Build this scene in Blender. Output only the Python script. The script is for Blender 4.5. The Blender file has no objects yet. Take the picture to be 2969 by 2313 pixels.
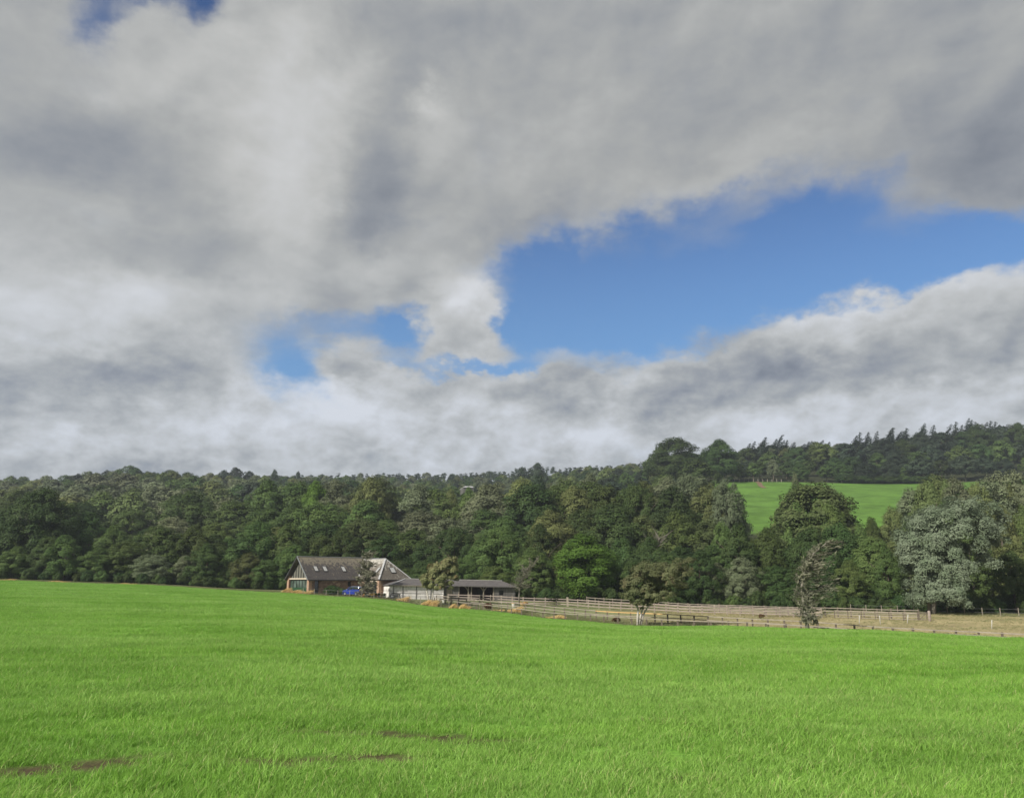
import bpy, math, random
import numpy as np
from mathutils import Vector, Matrix, noise as mnoise
PI = math.pi
SC = bpy.context.scene
COL = SC.collection

# ------------------------------------------------------------------ camera
EYE = 1.65
F = 2330.0                       # focal length in photo pixels (photo 2969 px wide)
TH = math.atan(533.5 / F)        # pitch up, horizon on row 1690
cd = bpy.data.cameras.new('camera'); cam = bpy.data.objects.new('camera', cd); COL.objects.link(cam)
cd.sensor_width = 36; cd.lens = F / 2969 * 36; cd.clip_start = 0.1; cd.clip_end = 20000
cam.location = (0, 0, EYE); cam.rotation_euler = (PI / 2 + TH, 0, 0)
SC.camera = cam

def ray(px, py):
    cx = (px - 1484.5) / F; cy = (1156.5 - py) / F
    dy = math.cos(TH) - cy * math.sin(TH)
    return cx / dy, (math.sin(TH) + cy * math.cos(TH)) / dy
def pt(px, py, y):
    u, e = ray(px, py); return Vector((u * y, y, e * y + EYE))
def UX(px): return (px - 1484.5) * math.cos(TH) / F
def EL(row): return ray(1484.5, row)[1]

# ------------------------------------------------------------------ view, sun and sky
SC.view_settings.view_transform = 'Standard'; SC.view_settings.look = 'None'
SC.view_settings.exposure = 0.40; SC.view_settings.gamma = 1.0
SUN_DIR = Vector((-0.60, -0.60, 0.64)).normalized()          # towards the sun
sl = bpy.data.lights.new('sun', 'SUN'); sun = bpy.data.objects.new('sun', sl); COL.objects.link(sun)
sl.energy = 4.6; sl.angle = math.radians(0.6); sl.color = (1.0, 0.95, 0.87)
sun.rotation_euler = SUN_DIR.to_track_quat('Z', 'Y').to_euler(); sun.location = (-50, -20, 60)

def build_sky():
    w = bpy.data.worlds.new("World"); SC.world = w; w.use_nodes = True
    nt = w.node_tree; N = nt.nodes; L = nt.links; N.clear()
    def nd(t, **k):
        n = N.new(t)
        for a, b in k.items(): setattr(n, a, b)
        return n
    def M(op, a, b=None, c=None, clamp=False):
        n = nd('ShaderNodeMath', operation=op, use_clamp=clamp)
        for i, v in enumerate((a, b, c)):
            if v is None: continue
            if isinstance(v, (int, float)): n.inputs[i].default_value = v
            else: L.new(v, n.inputs[i])
        return n.outputs[0]
    def smooth(v, lo, hi, a=0.0, b=1.0):
        n = nd('ShaderNodeMapRange', interpolation_type='SMOOTHSTEP')
        L.new(v, n.inputs[0])
        for i, x in zip((1, 2, 3, 4), (lo, hi, a, b)): n.inputs[i].default_value = x
        return n.outputs[0]
    sky = nd('ShaderNodeTexSky'); sky.sky_type = 'NISHITA'; sky.sun_disc = False
    sky.sun_elevation = math.asin(SUN_DIR.z); sky.sun_rotation = math.atan2(SUN_DIR.x, SUN_DIR.y)
    sky.altitude = 100; sky.dust_density = 0.5; sky.ozone_density = 1.6
    tc = nd('ShaderNodeTexCoord'); sx = nd('ShaderNodeSeparateXYZ'); L.new(tc.outputs['Generated'], sx.inputs[0])
    X, Y, Z = sx.outputs
    az = M('ARCTAN2', X, Y); el = M('ARCSINE', Z)
    def fbm(vec, scale, detail, rough, dist=0.0):
        n = nd('ShaderNodeTexNoise'); L.new(vec, n.inputs['Vector'])
        n.inputs['Scale'].default_value = scale; n.inputs['Detail'].default_value = detail
        n.inputs['Roughness'].default_value = rough; n.inputs['Distortion'].default_value = dist
        return n
    cmb = nd('ShaderNodeCombineXYZ'); L.new(az, cmb.inputs[0]); L.new(M('MULTIPLY', el, 1.5), cmb.inputs[1])
    base = cmb.outputs[0]
    # perspective-like cloud deck: pattern gets finer towards the horizon
    zz = M('ADD', M('MAXIMUM', Z, 0.0), 0.30)
    c2 = nd('ShaderNodeCombineXYZ'); L.new(M('DIVIDE', X, zz), c2.inputs[0]); L.new(M('DIVIDE', Y, zz), c2.inputs[1])
    deck = c2.outputs[0]
    w1 = fbm(base, 5.0, 3, 0.5); w2 = fbm(base, 14.0, 5, 0.6)
    def sub5(col):
        n = nd('ShaderNodeVectorMath', operation='SUBTRACT'); L.new(col, n.inputs[0]); n.inputs[1].default_value = (.5, .5, .5); return n.outputs[0]
    def vsc(v, s):
        n = nd('ShaderNodeVectorMath', operation='SCALE'); L.new(v, n.inputs[0]); n.inputs['Scale'].default_value = s; return n.outputs[0]
    def vadd(a, b):
        n = nd('ShaderNodeVectorMath', operation='ADD'); L.new(a, n.inputs[0]); L.new(b, n.inputs[1]); return n.outputs[0]
    cae = nd('ShaderNodeCombineXYZ'); L.new(az, cae.inputs[0]); L.new(el, cae.inputs[1])
    w3 = fbm(base, 34.0, 6, 0.62)
    wp = vadd(vadd(vadd(cae.outputs[0], vsc(sub5(w1.outputs['Color']), 0.07)), vsc(sub5(w2.outputs['Color']), 0.075)), vsc(sub5(w3.outputs['Color']), 0.022))
    wsoft = vadd(vadd(cae.outputs[0], vsc(sub5(w1.outputs['Color']), 0.08)), vsc(sub5(w2.outputs['Color']), 0.09))
    K = 1.36
    def blobs(lst, src):
        tot = None
        for (dx, dy, rx, ry, rot, amp) in lst:                # centre and radii measured on a 2183 px wide view
            u, e = ray(dx * K, dy * K)
            a0 = math.atan(u); e0 = math.atan(e * math.cos(a0))
            sc = math.radians(1) * 0 + 1 / (F / K) * 0.93
            m = nd('ShaderNodeMapping', vector_type='TEXTURE'); L.new(src, m.inputs['Vector'])
            m.inputs['Location'].default_value = (a0, e0, 0)
            m.inputs['Rotation'].default_value = (0, 0, math.radians(rot))
            m.inputs['Scale'].default_value = (rx * sc, ry * sc, 1)
            s2 = nd('ShaderNodeSeparateXYZ'); L.new(m.outputs[0], s2.inputs[0])
            r2 = M('ADD', M('MULTIPLY', s2.outputs[0], s2.outputs[0]), M('MULTIPLY', s2.outputs[1], s2.outputs[1]))
            g = M('MULTIPLY', M('EXPONENT', M('MULTIPLY', r2, -1.0)), amp)
            tot = g if tot is None else M('ADD', tot, g)
        return tot
    # openings in the cloud (positive) and cloud put back inside them (negative)
    gaps = blobs([(1700, 500, 300, 95, 14, 1.0), (1350, 590, 330, 110, 8, 1.0), (1620, 600, 330, 80, 8, .8), (2080, 540, 330, 62, 2, 1.15), (1250, 720, 260, 60, 0, .9), (1500, 690, 180, 50, 14, .5),
                  (610, 770, 90, 62, -25, 1.1), (720, 690, 150, 40, 4, .85), (1830, 390, 130, 55, 20, .55), (640, 815, 60, 45, 0, .6), (1070, 545, 110, 45, 12, .6), (840, 710, 60, 50, 0, .5),
                  (210, 8, 70, 52, 15, 1.0), (435, 5, 48, 62, -20, 1.0), (310, -25, 120, 26, 0, .6), (2040, 450, 140, 40, 0, .5), 
                  (1150, 610, 130, 80, 10, .7), (1290, 520, 200, 50, 12, .55), (1560, 420, 150, 45, 14, .5), (2120, 490, 170, 60, 0, .6), (1950, 590, 160, 45, 8, .7), (1130, 740, 60, 60, 0, .5),
                  (860, 715, 45, 45, 0, .9), (1110, 700, 50, 70, 0, .7), (1010, 790, 170, 16, 0, 1.1), (820, 775, 60, 25, 0, .5),
                  (985, 685, 78, 74, 0, -2.0), (755, 790, 60, 36, 0, -1.1), (2120, 330, 210, 110, 0, -.8),
                  (2050, 720, 260, 75, 6, -1.2), (1760, 700, 100, 60, 0, -1.2), (1650, 790, 300, 60, 6, -.9), (1200, 865, 300, 50, 0, -.7)], wp)
    nz = fbm(base, 7.0, 9, 0.58, 0.2)
    dens = M('SUBTRACT', gaps, M('MULTIPLY', M('SUBTRACT', nz.outputs[0], 0.5), 1.25))
    clear = smooth(dens, 0.05, 1.30)                           # 1 = blue sky
    # brightness of the cloud
    shade = blobs([(640, 330, 120, 300, -6, .17), (300, 130, 260, 120, 0, .06), (940, 260, 130, 110, 20, .10), (1000, 60, 360, 60, 0, -.06), (560, 120, 120, 120, 0, .10),
                   (800, 400, 80, 260, -18, -.17), (420, 520, 280, 100, -8, -.15), (250, 620, 330, 70, 8, .17), (240, 450, 200, 55, 0, .12),
                   (120, 330, 240, 70, 20, -.10), (270, 815, 260, 55, 5, -.20), (60, 930, 160, 50, 0, -.05), (330, 960, 300, 35, 0, .06),
                   (700, 870, 130, 55, 0, .28), (560, 820, 80, 45, 0, .26), (1050, 850, 320, 60, 0, .10), (1150, 945, 800, 45, 0, .10), (1450, 900, 420, 45, 0, .10), (985, 650, 95, 75, 0, .32), (880, 620, 50, 60, 0, -.12),
                   (2080, 640, 200, 60, 10, .20), (1740, 690, 110, 55, 0, .24), (1980, 870, 300, 60, 0, .20), (1500, 790, 160, 40, 10, -.12), (1900, 720, 160, 40, 10, -.08), (1180, 820, 120, 30, 0, -.14),
                   (1780, 790, 260, 40, 5, -.08), (1350, 430, 400, 50, 15, .06), (2090, 330, 180, 130, 0, -.17), (1150, 220, 260, 60, 15, -.05),
                   (1750, 60, 400, 90, 10, -.10), (1350, 170, 300, 80, 15, .05), (1950, 180, 260, 50, 30, -.09),
                   (1130, 480, 200, 30, 10, -.10), (780, 560, 80, 50, 0, .14), (900, 210, 70, 30, 0, .12)], wsoft)
    sn = fbm(base, 3.4, 8, 0.50, 0.1); sn2 = fbm(base, 12.0, 9, 0.58, 0.15)
    t1 = M('MULTIPLY', M('SUBTRACT', sn.outputs[0], 0.5), 0.34)
    lowm = smooth(el, 0.42, 0.05)
    t2 = M('MULTIPLY', M('SUBTRACT', sn2.outputs[0], 0.5), M('ADD', M('MULTIPLY', lowm, .95), .10))
    off = nd('ShaderNodeVectorMath', operation='ADD'); L.new(base, off.inputs[0]); off.inputs[1].default_value = (-.016, .030, 0)
    e1 = fbm(base, 6.5, 7, 0.52, 0.25); e2 = fbm(off.outputs[0], 6.5, 7, 0.52, 0.25)
    off2 = nd('ShaderNodeVectorMath', operation='ADD'); L.new(base, off2.inputs[0]); off2.inputs[1].default_value = (-.006, .010, 0)
    e3 = fbm(base, 17.0, 7, 0.55, 0.3); e4 = fbm(off2.outputs[0], 17.0, 7, 0.55, 0.3)
    emb = M('ADD', M('MULTIPLY', M('SUBTRACT', e1.outputs[0], e2.outputs[0]), M('ADD', M('MULTIPLY', lowm, .55), .30)), M('MULTIPLY', M('SUBTRACT', e3.outputs[0], e4.outputs[0]), M('ADD', M('MULTIPLY', lowm, .38), .08)))
    shade = M('ADD', shade, emb)
    rim = M('MULTIPLY', M('MULTIPLY', smooth(dens, -0.75, 0.10), smooth(el, 0.50, 0.22)), 0.11)
    puff = M('MULTIPLY', M('SUBTRACT', w3.outputs[0], 0.5), M('MULTIPLY', lowm, .28))
    bright = M('ADD', M('ADD', M('ADD', shade, M('ADD', M('MULTIPLY', lowm, -.02), 0.375)), M('ADD', t1, t2)), M('ADD', rim, puff))
    # thin edges of cloud glow a little
    bright = M('MAXIMUM', bright, 0.14)
    ramp = nd('ShaderNodeValToRGB'); L.new(bright, ramp.inputs[0])
    cr = ramp.color_ramp; cr.elements[0].position = 0.12; cr.elements[0].color = (.155, .175, .215, 1)
    cr.elements[1].position = 0.72; cr.elements[1].color = (.64, .65, .67, 1)
    for p, c in ((0.25, (.250, .268, .295, 1)), (0.38, (.355, .364, .364, 1)), (0.50, (.470, .474, .465, 1))):
        e_ = cr.elements.new(p); e_.color = c
    # clouds get bluer grey low down
    def mixc(fac, a, b, blend='MIX'):
        n = nd('ShaderNodeMix', data_type='RGBA', blend_type=blend)
        if isinstance(fac, (int, float)): n.inputs[0].default_value = fac
        else: L.new(fac, n.inputs[0])
        for i, v in ((6, a), (7, b)):
            if isinstance(v, tuple): n.inputs[i].default_value = v
            else: L.new(v, n.inputs[i])
        return n.outputs[2]
    cloud = mixc(smooth(el, 0.5, 0.1), ramp.outputs[0], mixc(1.0, ramp.outputs[0], (.97, 1.02, 1.10, 1), 'MULTIPLY'))
    cl10 = nd('ShaderNodeVectorMath', operation='SCALE'); L.new(cloud, cl10.inputs[0]); cl10.inputs['Scale'].default_value = 8.3
    blue = mixc(1.0, sky.outputs[0], (.52, .74, .97, 1), 'MULTIPLY')
    blue = mixc(smooth(el, 0.35, 0.72), blue, mixc(1.0, blue, (.45, .55, .68, 1), 'MULTIPLY'))
    blue = mixc(M('MULTIPLY', smooth(el, .42, .24), .30), blue, (1.3, 3.0, 5.0, 1))
    fin = mixc(clear, cl10.outputs[0], blue)
    bg = nd('ShaderNodeBackground'); L.new(fin, bg.inputs[0]); bg.inputs[1].default_value = 0.1
    out = nd('ShaderNodeOutputWorld'); L.new(bg.outputs[0], out.inputs[0])
    w.cycles.sampling_method = 'MANUAL'; w.cycles.sample_map_resolution = 512
build_sky()

# ------------------------------------------------------------------ terrain
YK = [0, 10, 25, 40, 55, 70, 85, 100, 115, 130, 150, 175, 210, 250, 300, 450, 600, 900, 1500]
TAB = {
 0:    [0, 0, 0, -.03+.06, .10, .25, .50, .75, 1.05, 1.30, 1.65, 2.35, 4.6, 8.6, 15.6, 39, 61, 63, 40],
 366:  [0, 0, 0, 0, .03, .10, .25, .40, .60, .85, 1.20, 1.65, 4.1, 8.6, 16.6, 45, 69, 80, 50],
 780:  [0, 0, -.03, -.05, -.07, -.10, -.10, -.10, -.07, 0, .15, .35, 3.1, 7.6, 15.6, 41, 63, 100, 70],
 1000: [0, 0, -.05, -.15, -.30, -.40, -.50, -.55, -.60, -.65, -.55, -.45, 2.1, 6.6, 14.6, 39, 61, 102, 70],
 1300: [0, -.01, -.15, -.40, -.75, -1.15, -1.5, -1.85, -2.1, -2.25, -1.40, -1.35, 1.3, 6.1, 13.6, 37, 59, 104, 80],
 1600: [0, -.02, -.25, -.65, -1.15, -1.7, -2.25, -2.7, -3.15, -2.6, -1.85, -1.55, 1.1, 6.1, 13.6, 37, 63, 109, 90],
 1800: [0, -.03, -.30, -.80, -1.4, -2.05, -2.7, -3.35, -3.4, -2.85, -2.05, -1.75, .9, 5.6, 13.6, 43, 71, 111, 90],
 2100: [0, -.03, -.35, -.85, -1.35, -1.9, -2.85, -3.6, -3.35, -2.95, -2.65, -2.55, .6, 6.6, 22.6, 56, 84, 111, 90],
 2500: [0, -.03, -.35, -.85, -1.45, -2.5, -3.95, -3.85, -3.25, -2.95, -2.85, -2.65, .6, 7.6, 24.6, 57, 89, 111, 90],
 2969: [0, -.03, -.40, -1.1, -2.0, -3.75, -4.25, -3.8, -3.2, -3.1, -3.2, -3.1, .1, 7.6, 26.6, 58, 102, 131, 100]}
UK = np.array([UX(p) for p in sorted(TAB)]); TZ = np.array([TAB[p] for p in sorted(TAB)], float); YKA = np.array(YK, float)
def _hermite(xk, yk, x):
    """yk (..., n) sampled at xk, x scalar array -> index and weights"""
    x = np.clip(x, xk[0], xk[-1]); i = np.clip(np.searchsorted(xk, x) - 1, 0, len(xk) - 2)
    return x, i
_dY = np.zeros_like(TZ)
for j in range(TZ.shape[1]):
    if 0 < j < TZ.shape[1] - 1:
        s0 = (TZ[:, j] - TZ[:, j-1]) / (YKA[j] - YKA[j-1]); s1 = (TZ[:, j+1] - TZ[:, j]) / (YKA[j+1] - YKA[j])
        _dY[:, j] = np.where(s0 * s1 > 0, 2 * s0 * s1 / (s0 + s1 + 1e-12), 0)
def ground_np(x, y):
    x = np.asarray(x, float); y = np.asarray(y, float)
    yy, j = _hermite(YKA, None, y); h = YKA[j+1] - YKA[j]; t = (yy - YKA[j]) / h
    u = x / np.maximum(y, 4.0); uu, i = _hermite(UK, None, u)
    s = (uu - UK[i]) / (UK[i+1] - UK[i]); s = s * s * (3 - 2 * s) * .6 + s * .4
    h00 = 2*t**3 - 3*t**2 + 1; h10 = t**3 - 2*t**2 + t; h01 = -2*t**3 + 3*t**2; h11 = t**3 - t**2
    def col(k): return h00 * TZ[k, j] + h10 * h * _dY[k, j] + h01 * TZ[k, j+1] + h11 * h * _dY[k, j+1]
    z = col(i) * (1 - s) + col(i+1) * s
    z = z + 0.035 * np.sin(x * .35 + y * .11) * np.sin(y * .27 - x * .07) * np.clip((y + 10) / 30, 0, 1)
    z = z + np.clip((y - 180) / 100, 0, 1) * 1.2 * np.sin(x * .031 + 1) * np.sin(y * .024)
    return z
def gz(x, y): return float(ground_np(x, y))

EDGE_PX = [-900, 0, 366, 780, 1000, 1150, 1300, 1400, 1500, 1600, 1689, 1800, 2100, 2500, 2969, 3600]
EDGE_Y = [180, 172, 165, 145, 140, 138, 131, 127, 121, 115, 108, 103, 90, 79, 69, 55]
EDU = np.array([UX(p) for p in EDGE_PX]); EDY = np.array(EDGE_Y, float)
TREE_PX = [-900, 0, 366, 780, 1130, 1300, 1600, 2100, 2500, 2969, 3600]; TREE_Y = [186, 178, 173, 172, 174, 166, 155, 146, 138, 132, 120]
TRU = np.array([UX(p) for p in TREE_PX]); TRY = np.array(TREE_Y, float)
def edge_y(u): return np.interp(u, EDU, EDY)
def tree_y(u): return np.interp(u, TRU, TRY)

# ------------------------------------------------------------------ helpers
def tag(o, label=None, cat=None, group=None, kind=None):
    if label: o['label'] = label
    if cat: o['category'] = cat
    if group: o['group'] = group
    if kind: o['kind'] = kind
    return o
def empty(name, loc, rz=0, label=None, cat=None, group=None):
    o = bpy.data.objects.new(name, None); COL.objects.link(o); o.location = loc; o.rotation_euler = (0, 0, rz)
    o.empty_display_size = .5
    return tag(o, label, cat, group)
def link_mesh(name, me, mat=None, parent=None):
    o = bpy.data.objects.new(name, me); COL.objects.link(o)
    if mat is not None and len(me.materials) == 0: me.materials.append(mat)
    if parent: o.parent = parent
    return o
class MB:
    def __init__(s): s.v = []; s.f = []
    def add(s, vs, fs):
        n = len(s.v); s.v += [tuple(v) for v in vs]; s.f += [tuple(i + n for i in f) for f in fs]; return s
    def box(s, x0, x1, y0, y1, z0, z1):
        return s.add([(x0,y0,z0),(x1,y0,z0),(x1,y1,z0),(x0,y1,z0),(x0,y0,z1),(x1,y0,z1),(x1,y1,z1),(x0,y1,z1)],
              [(0,3,2,1),(4,5,6,7),(0,1,5,4),(1,2,6,5),(2,3,7,6),(3,0,4,7)])
    def beam(s, p0, p1, w, h, up=(0, 0, 1)):
        p0 = Vector(p0); p1 = Vector(p1); d = (p1 - p0).normalized(); sd = d.cross(Vector(up))
        if sd.length < 1e-4: sd = d.cross(Vector((1, 0, 0)))
        sd.normalize(); u = sd.cross(d).normalized()
        vs = [p + sd * a * w / 2 + u * b * h / 2 for p in (p0, p1) for a, b in ((-1,-1),(1,-1),(1,1),(-1,1))]
        return s.add(vs, [(0,1,2,3),(7,6,5,4),(0,4,5,1),(1,5,6,2),(2,6,7,3),(3,7,4,0)])
    def tube(s, pts, rs, n=6):
        pts = [Vector(p) for p in pts]; vs = []; fs = []
        for i, p in enumerate(pts):
            d = (pts[min(i+1, len(pts)-1)] - pts[max(i-1, 0)]).normalized()
            a = d.cross(Vector((0.3, 1, 0.1))).normalized(); b = d.cross(a)
            for k in range(n):
                an = 2 * PI * k / n; vs.append(p + (a * math.cos(an) + b * math.sin(an)) * rs[i])
        for i in range(len(pts) - 1):
            for k in range(n):
                k2 = (k + 1) % n; fs.append((i*n+k, i*n+k2, (i+1)*n+k2, (i+1)*n+k))
        fs.append(tuple(range(n-1, -1, -1))); fs.append(tuple((len(pts)-1)*n + k for k in range(n)))
        return s.add(vs, fs)
    def prism(s, poly, y0, y1, axis='y'):
        n = len(poly)
        def P(a, b, t): return (a, t, b) if axis == 'y' else ((t, a, b) if axis == 'x' else (a, b, t))
        vs = [P(a, b, y0) for a, b in poly] + [P(a, b, y1) for a, b in poly]
        return s.add(vs, [tuple(range(n)), tuple(range(2*n-1, n-1, -1))] + [(i, i+n, (i+1) % n + n, (i+1) % n) for i in range(n)])
    def slab(s, corners, th):
        """a flat quad or triangle given thickness downwards along its normal"""
        c = [Vector(p) for p in corners]; nrm = (c[1]-c[0]).cross(c[2]-c[0]).normalized()
        if nrm.z < 0: nrm = -nrm
        n = len(c); vs = c + [p - nrm * th for p in c]
        return s.add(vs, [tuple(range(n)), tuple(range(2*n-1, n-1, -1))] + [(i, i+n, (i+1) % n + n, (i+1) % n) for i in range(n)])
    def build(s, name, mat, parent=None, smooth=False):
        me = bpy.data.meshes.new(name); me.from_pydata(s.v, [], s.f)
        me.validate()
        import bmesh
        bm = bmesh.new(); bm.from_mesh(me); bmesh.ops.recalc_face_normals(bm, faces=bm.faces); bm.to_mesh(me); bm.free()
        if smooth: me.polygons.foreach_set('use_smooth', [True] * len(me.polygons))
        return link_mesh(name, me, mat, parent)
def np_mesh(name, V, Fq):
    me = bpy.data.meshes.new(name); V = np.asarray(V, np.float32); Fq = np.asarray(Fq, np.int32)
    k = Fq.shape[1]
    me.vertices.add(len(V)); me.vertices.foreach_set('co', V.ravel())
    me.loops.add(Fq.size); me.loops.foreach_set('vertex_index', Fq.ravel())
    me.polygons.add(len(Fq)); me.polygons.foreach_set('loop_start', np.arange(0, Fq.size, k, dtype=np.int32))
    me.polygons.foreach_set('loop_total', np.full(len(Fq), k, np.int32))
    me.update(calc_edges=True); return me

# ------------------------------------------------------------------ materials
def mat_base(name):
    m = bpy.data.materials.new(name); m.use_nodes = True; nt = m.node_tree; nt.nodes.clear()
    out = nt.nodes.new('ShaderNodeOutputMaterial'); return m, nt, out
def N_(nt, t, **k):
    n = nt.nodes.new(t)
    for a, b in k.items(): setattr(n, a, b)
    return n
def mixrgb(nt, fac, a, b, blend='MIX'):
    n = N_(nt, 'ShaderNodeMix', data_type='RGBA', blend_type=blend)
    for i, v in ((0, fac), (6, a), (7, b)):
        if isinstance(v, (int, float)): n.inputs[i].default_value = v
        elif isinstance(v, tuple): n.inputs[i].default_value = v if len(v) == 4 else (*v, 1)
        else: nt.links.new(v, n.inputs[i])
    return n.outputs[2]
def noise_(nt, vec, scale, detail=4, rough=.55, dist=0):
    n = N_(nt, 'ShaderNodeTexNoise'); nt.links.new(vec, n.inputs['Vector'])
    n.inputs['Scale'].default_value = scale; n.inputs['Detail'].default_value = detail
    n.inputs['Roughness'].default_value = rough; n.inputs['Distortion'].default_value = dist; return n.outputs[0]
def mapr(nt, v, lo, hi, a=0., b=1.):
    n = N_(nt, 'ShaderNodeMapRange'); nt.links.new(v, n.inputs[0])
    for i, x in zip((1,2,3,4), (lo, hi, a, b)): n.inputs[i].default_value = x
    return n.outputs[0]
def mapping(nt, vec, scale=(1,1,1), rot=(0,0,0)):
    n = N_(nt, 'ShaderNodeMapping'); nt.links.new(vec, n.inputs[0]); n.inputs['Scale'].default_value = scale; n.inputs['Rotation'].default_value = rot; return n.outputs[0]
def simple_mat(name, c1, c2=None, scale=3.0, rough=.8, stretch=(1,1,1), spec=.3, metallic=0, bump=0.0, lo=.35, hi=.65, detail=6, third=None):
    m, nt, out = mat_base(name); tc = N_(nt, 'ShaderNodeTexCoord').outputs['Object']
    bs = N_(nt, 'ShaderNodeBsdfPrincipled'); nt.links.new(bs.outputs[0], out.inputs[0])
    bs.inputs['Roughness'].default_value = rough; bs.inputs['Specular IOR Level'].default_value = spec; bs.inputs['Metallic'].default_value = metallic
    if c2 is None: c2 = tuple(c * .8 for c in c1)
    v = noise_(nt, mapping(nt, tc, stretch), scale, detail, .6)
    col = mixrgb(nt, mapr(nt, v, lo, hi), c1, c2)
    if third:
        v2 = noise_(nt, mapping(nt, tc, stretch), scale * 2.7, 5, .6)
        col = mixrgb(nt, mapr(nt, v2, .55, .7), col, third)
    nt.links.new(col, bs.inputs['Base Color'])
    if bump:
        b = N_(nt, 'ShaderNodeBump'); b.inputs['Strength'].default_value = bump; b.inputs['Distance'].default_value = .03
        nt.links.new(v, b.inputs['Height']); nt.links.new(b.outputs[0], bs.inputs['Normal'])
    return m
def leaf_mat(name, c1, c2, trans=.3, vscale=.35, rnd=.35, tip=None):
    m, nt, out = mat_base(name); L = nt.links
    tc = N_(nt, 'ShaderNodeTexCoord').outputs['Object']; oi = N_(nt, 'ShaderNodeObjectInfo')
    geo = N_(nt, 'ShaderNodeNewGeometry')
    v = noise_(nt, tc, vscale, 3, .6)
    col = mixrgb(nt, mapr(nt, v, .35, .65), c1, c2)
    if tip:
        col = mixrgb(nt, mapr(nt, noise_(nt, tc, .8, 3, .6), .55, .75), col, tip)
    hv = N_(nt, 'ShaderNodeHueSaturation'); L.new(col, hv.inputs['Color'])
    L.new(mapr(nt, oi.outputs['Random'], 0, 1, 1 - rnd, 1 + rnd), hv.inputs['Value'])
    r2 = N_(nt, 'ShaderNodeMath', operation='FRACT'); r3 = N_(nt, 'ShaderNodeMath', operation='MULTIPLY'); r3.inputs[1].default_value = 17.3
    L.new(oi.outputs['Random'], r3.inputs[0]); L.new(r3.outputs[0], r2.inputs[0])
    L.new(mapr(nt, r2.outputs[0], 0, 1, .475, .515), hv.inputs['Hue'])
    # leaf to leaf variation
    hv2 = N_(nt, 'ShaderNodeHueSaturation'); L.new(hv.outputs[0], hv2.inputs['Color'])
    L.new(mapr(nt, geo.outputs['Random Per Island'], 0, 1, .8, 1.2), hv2.inputs['Value'])
    d = N_(nt, 'ShaderNodeBsdfPrincipled'); d.inputs['Roughness'].default_value = .7; d.inputs['Specular IOR Level'].default_value = .2
    t = N_(nt, 'ShaderNodeBsdfTranslucent'); mx = N_(nt, 'ShaderNodeMixShader'); mx.inputs[0].default_value = trans
    L.new(hv2.outputs[0], d.inputs['Base Color']); L.new(hv2.outputs[0], t.inputs['Color'])
    L.new(d.outputs[0], mx.inputs[1]); L.new(t.outputs[0], mx.inputs[2]); L.new(mx.outputs[0], out.inputs[0])
    return m
LEAF = {
 'dark':   leaf_mat('leaf_dark', (0.044,0.081,0.024), (0.071,0.112,0.032)),
 'mid':    leaf_mat('leaf_mid', (0.068,0.117,0.032), (0.105,0.156,0.044)),
 'olive':  leaf_mat('leaf_olive', (0.107,0.140,0.046), (0.156,0.189,0.068)),
 'grey':   leaf_mat('leaf_grey', (0.132,0.163,0.085), (0.185,0.215,0.120), rnd=.2),
 'bright': leaf_mat('leaf_bright', (0.070,0.145,0.020), (0.105,0.195,0.030), rnd=.1),
 'silver': leaf_mat('leaf_silver', (0.150,0.192,0.114), (0.227,0.267,0.182), rnd=.05, vscale=.4),
 'brown':  leaf_mat('leaf_brown', (0.070,0.082,0.034), (0.098,0.105,0.046)),
 'birch':  leaf_mat('leaf_birch', (0.149,0.178,0.071), (0.230,0.247,0.115), rnd=.05, tip=(0.276,0.207,0.092)),
 'birchdark': leaf_mat('leaf_birch_shade', (0.086,0.113,0.046), (0.149,0.172,0.081), rnd=.05, tip=(0.184,0.161,0.081)),  # grey-olive foliage, darker than the other birch
 'pine':   leaf_mat('leaf_pine', (0.034,0.056,0.034), (0.052,0.076,0.044)),
 'needle': leaf_mat('leaf_needle', (0.140,0.145,0.095), (0.210,0.205,0.140), rnd=.05),
}
BARK = simple_mat('bark', (.07,.055,.04), (.13,.11,.085), 4, .9, (1,1,.3), bump=.5)
BIRCHBARK = simple_mat('birch_bark', (.58,.55,.50), (.40,.36,.31), 3, .8, (1,1,2), third=(.12,.10,.08))
GREYBARK = simple_mat('grey_bark', (.15,.135,.11), (.22,.20,.165), 4, .9, (1,1,.3), bump=.4)

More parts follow.
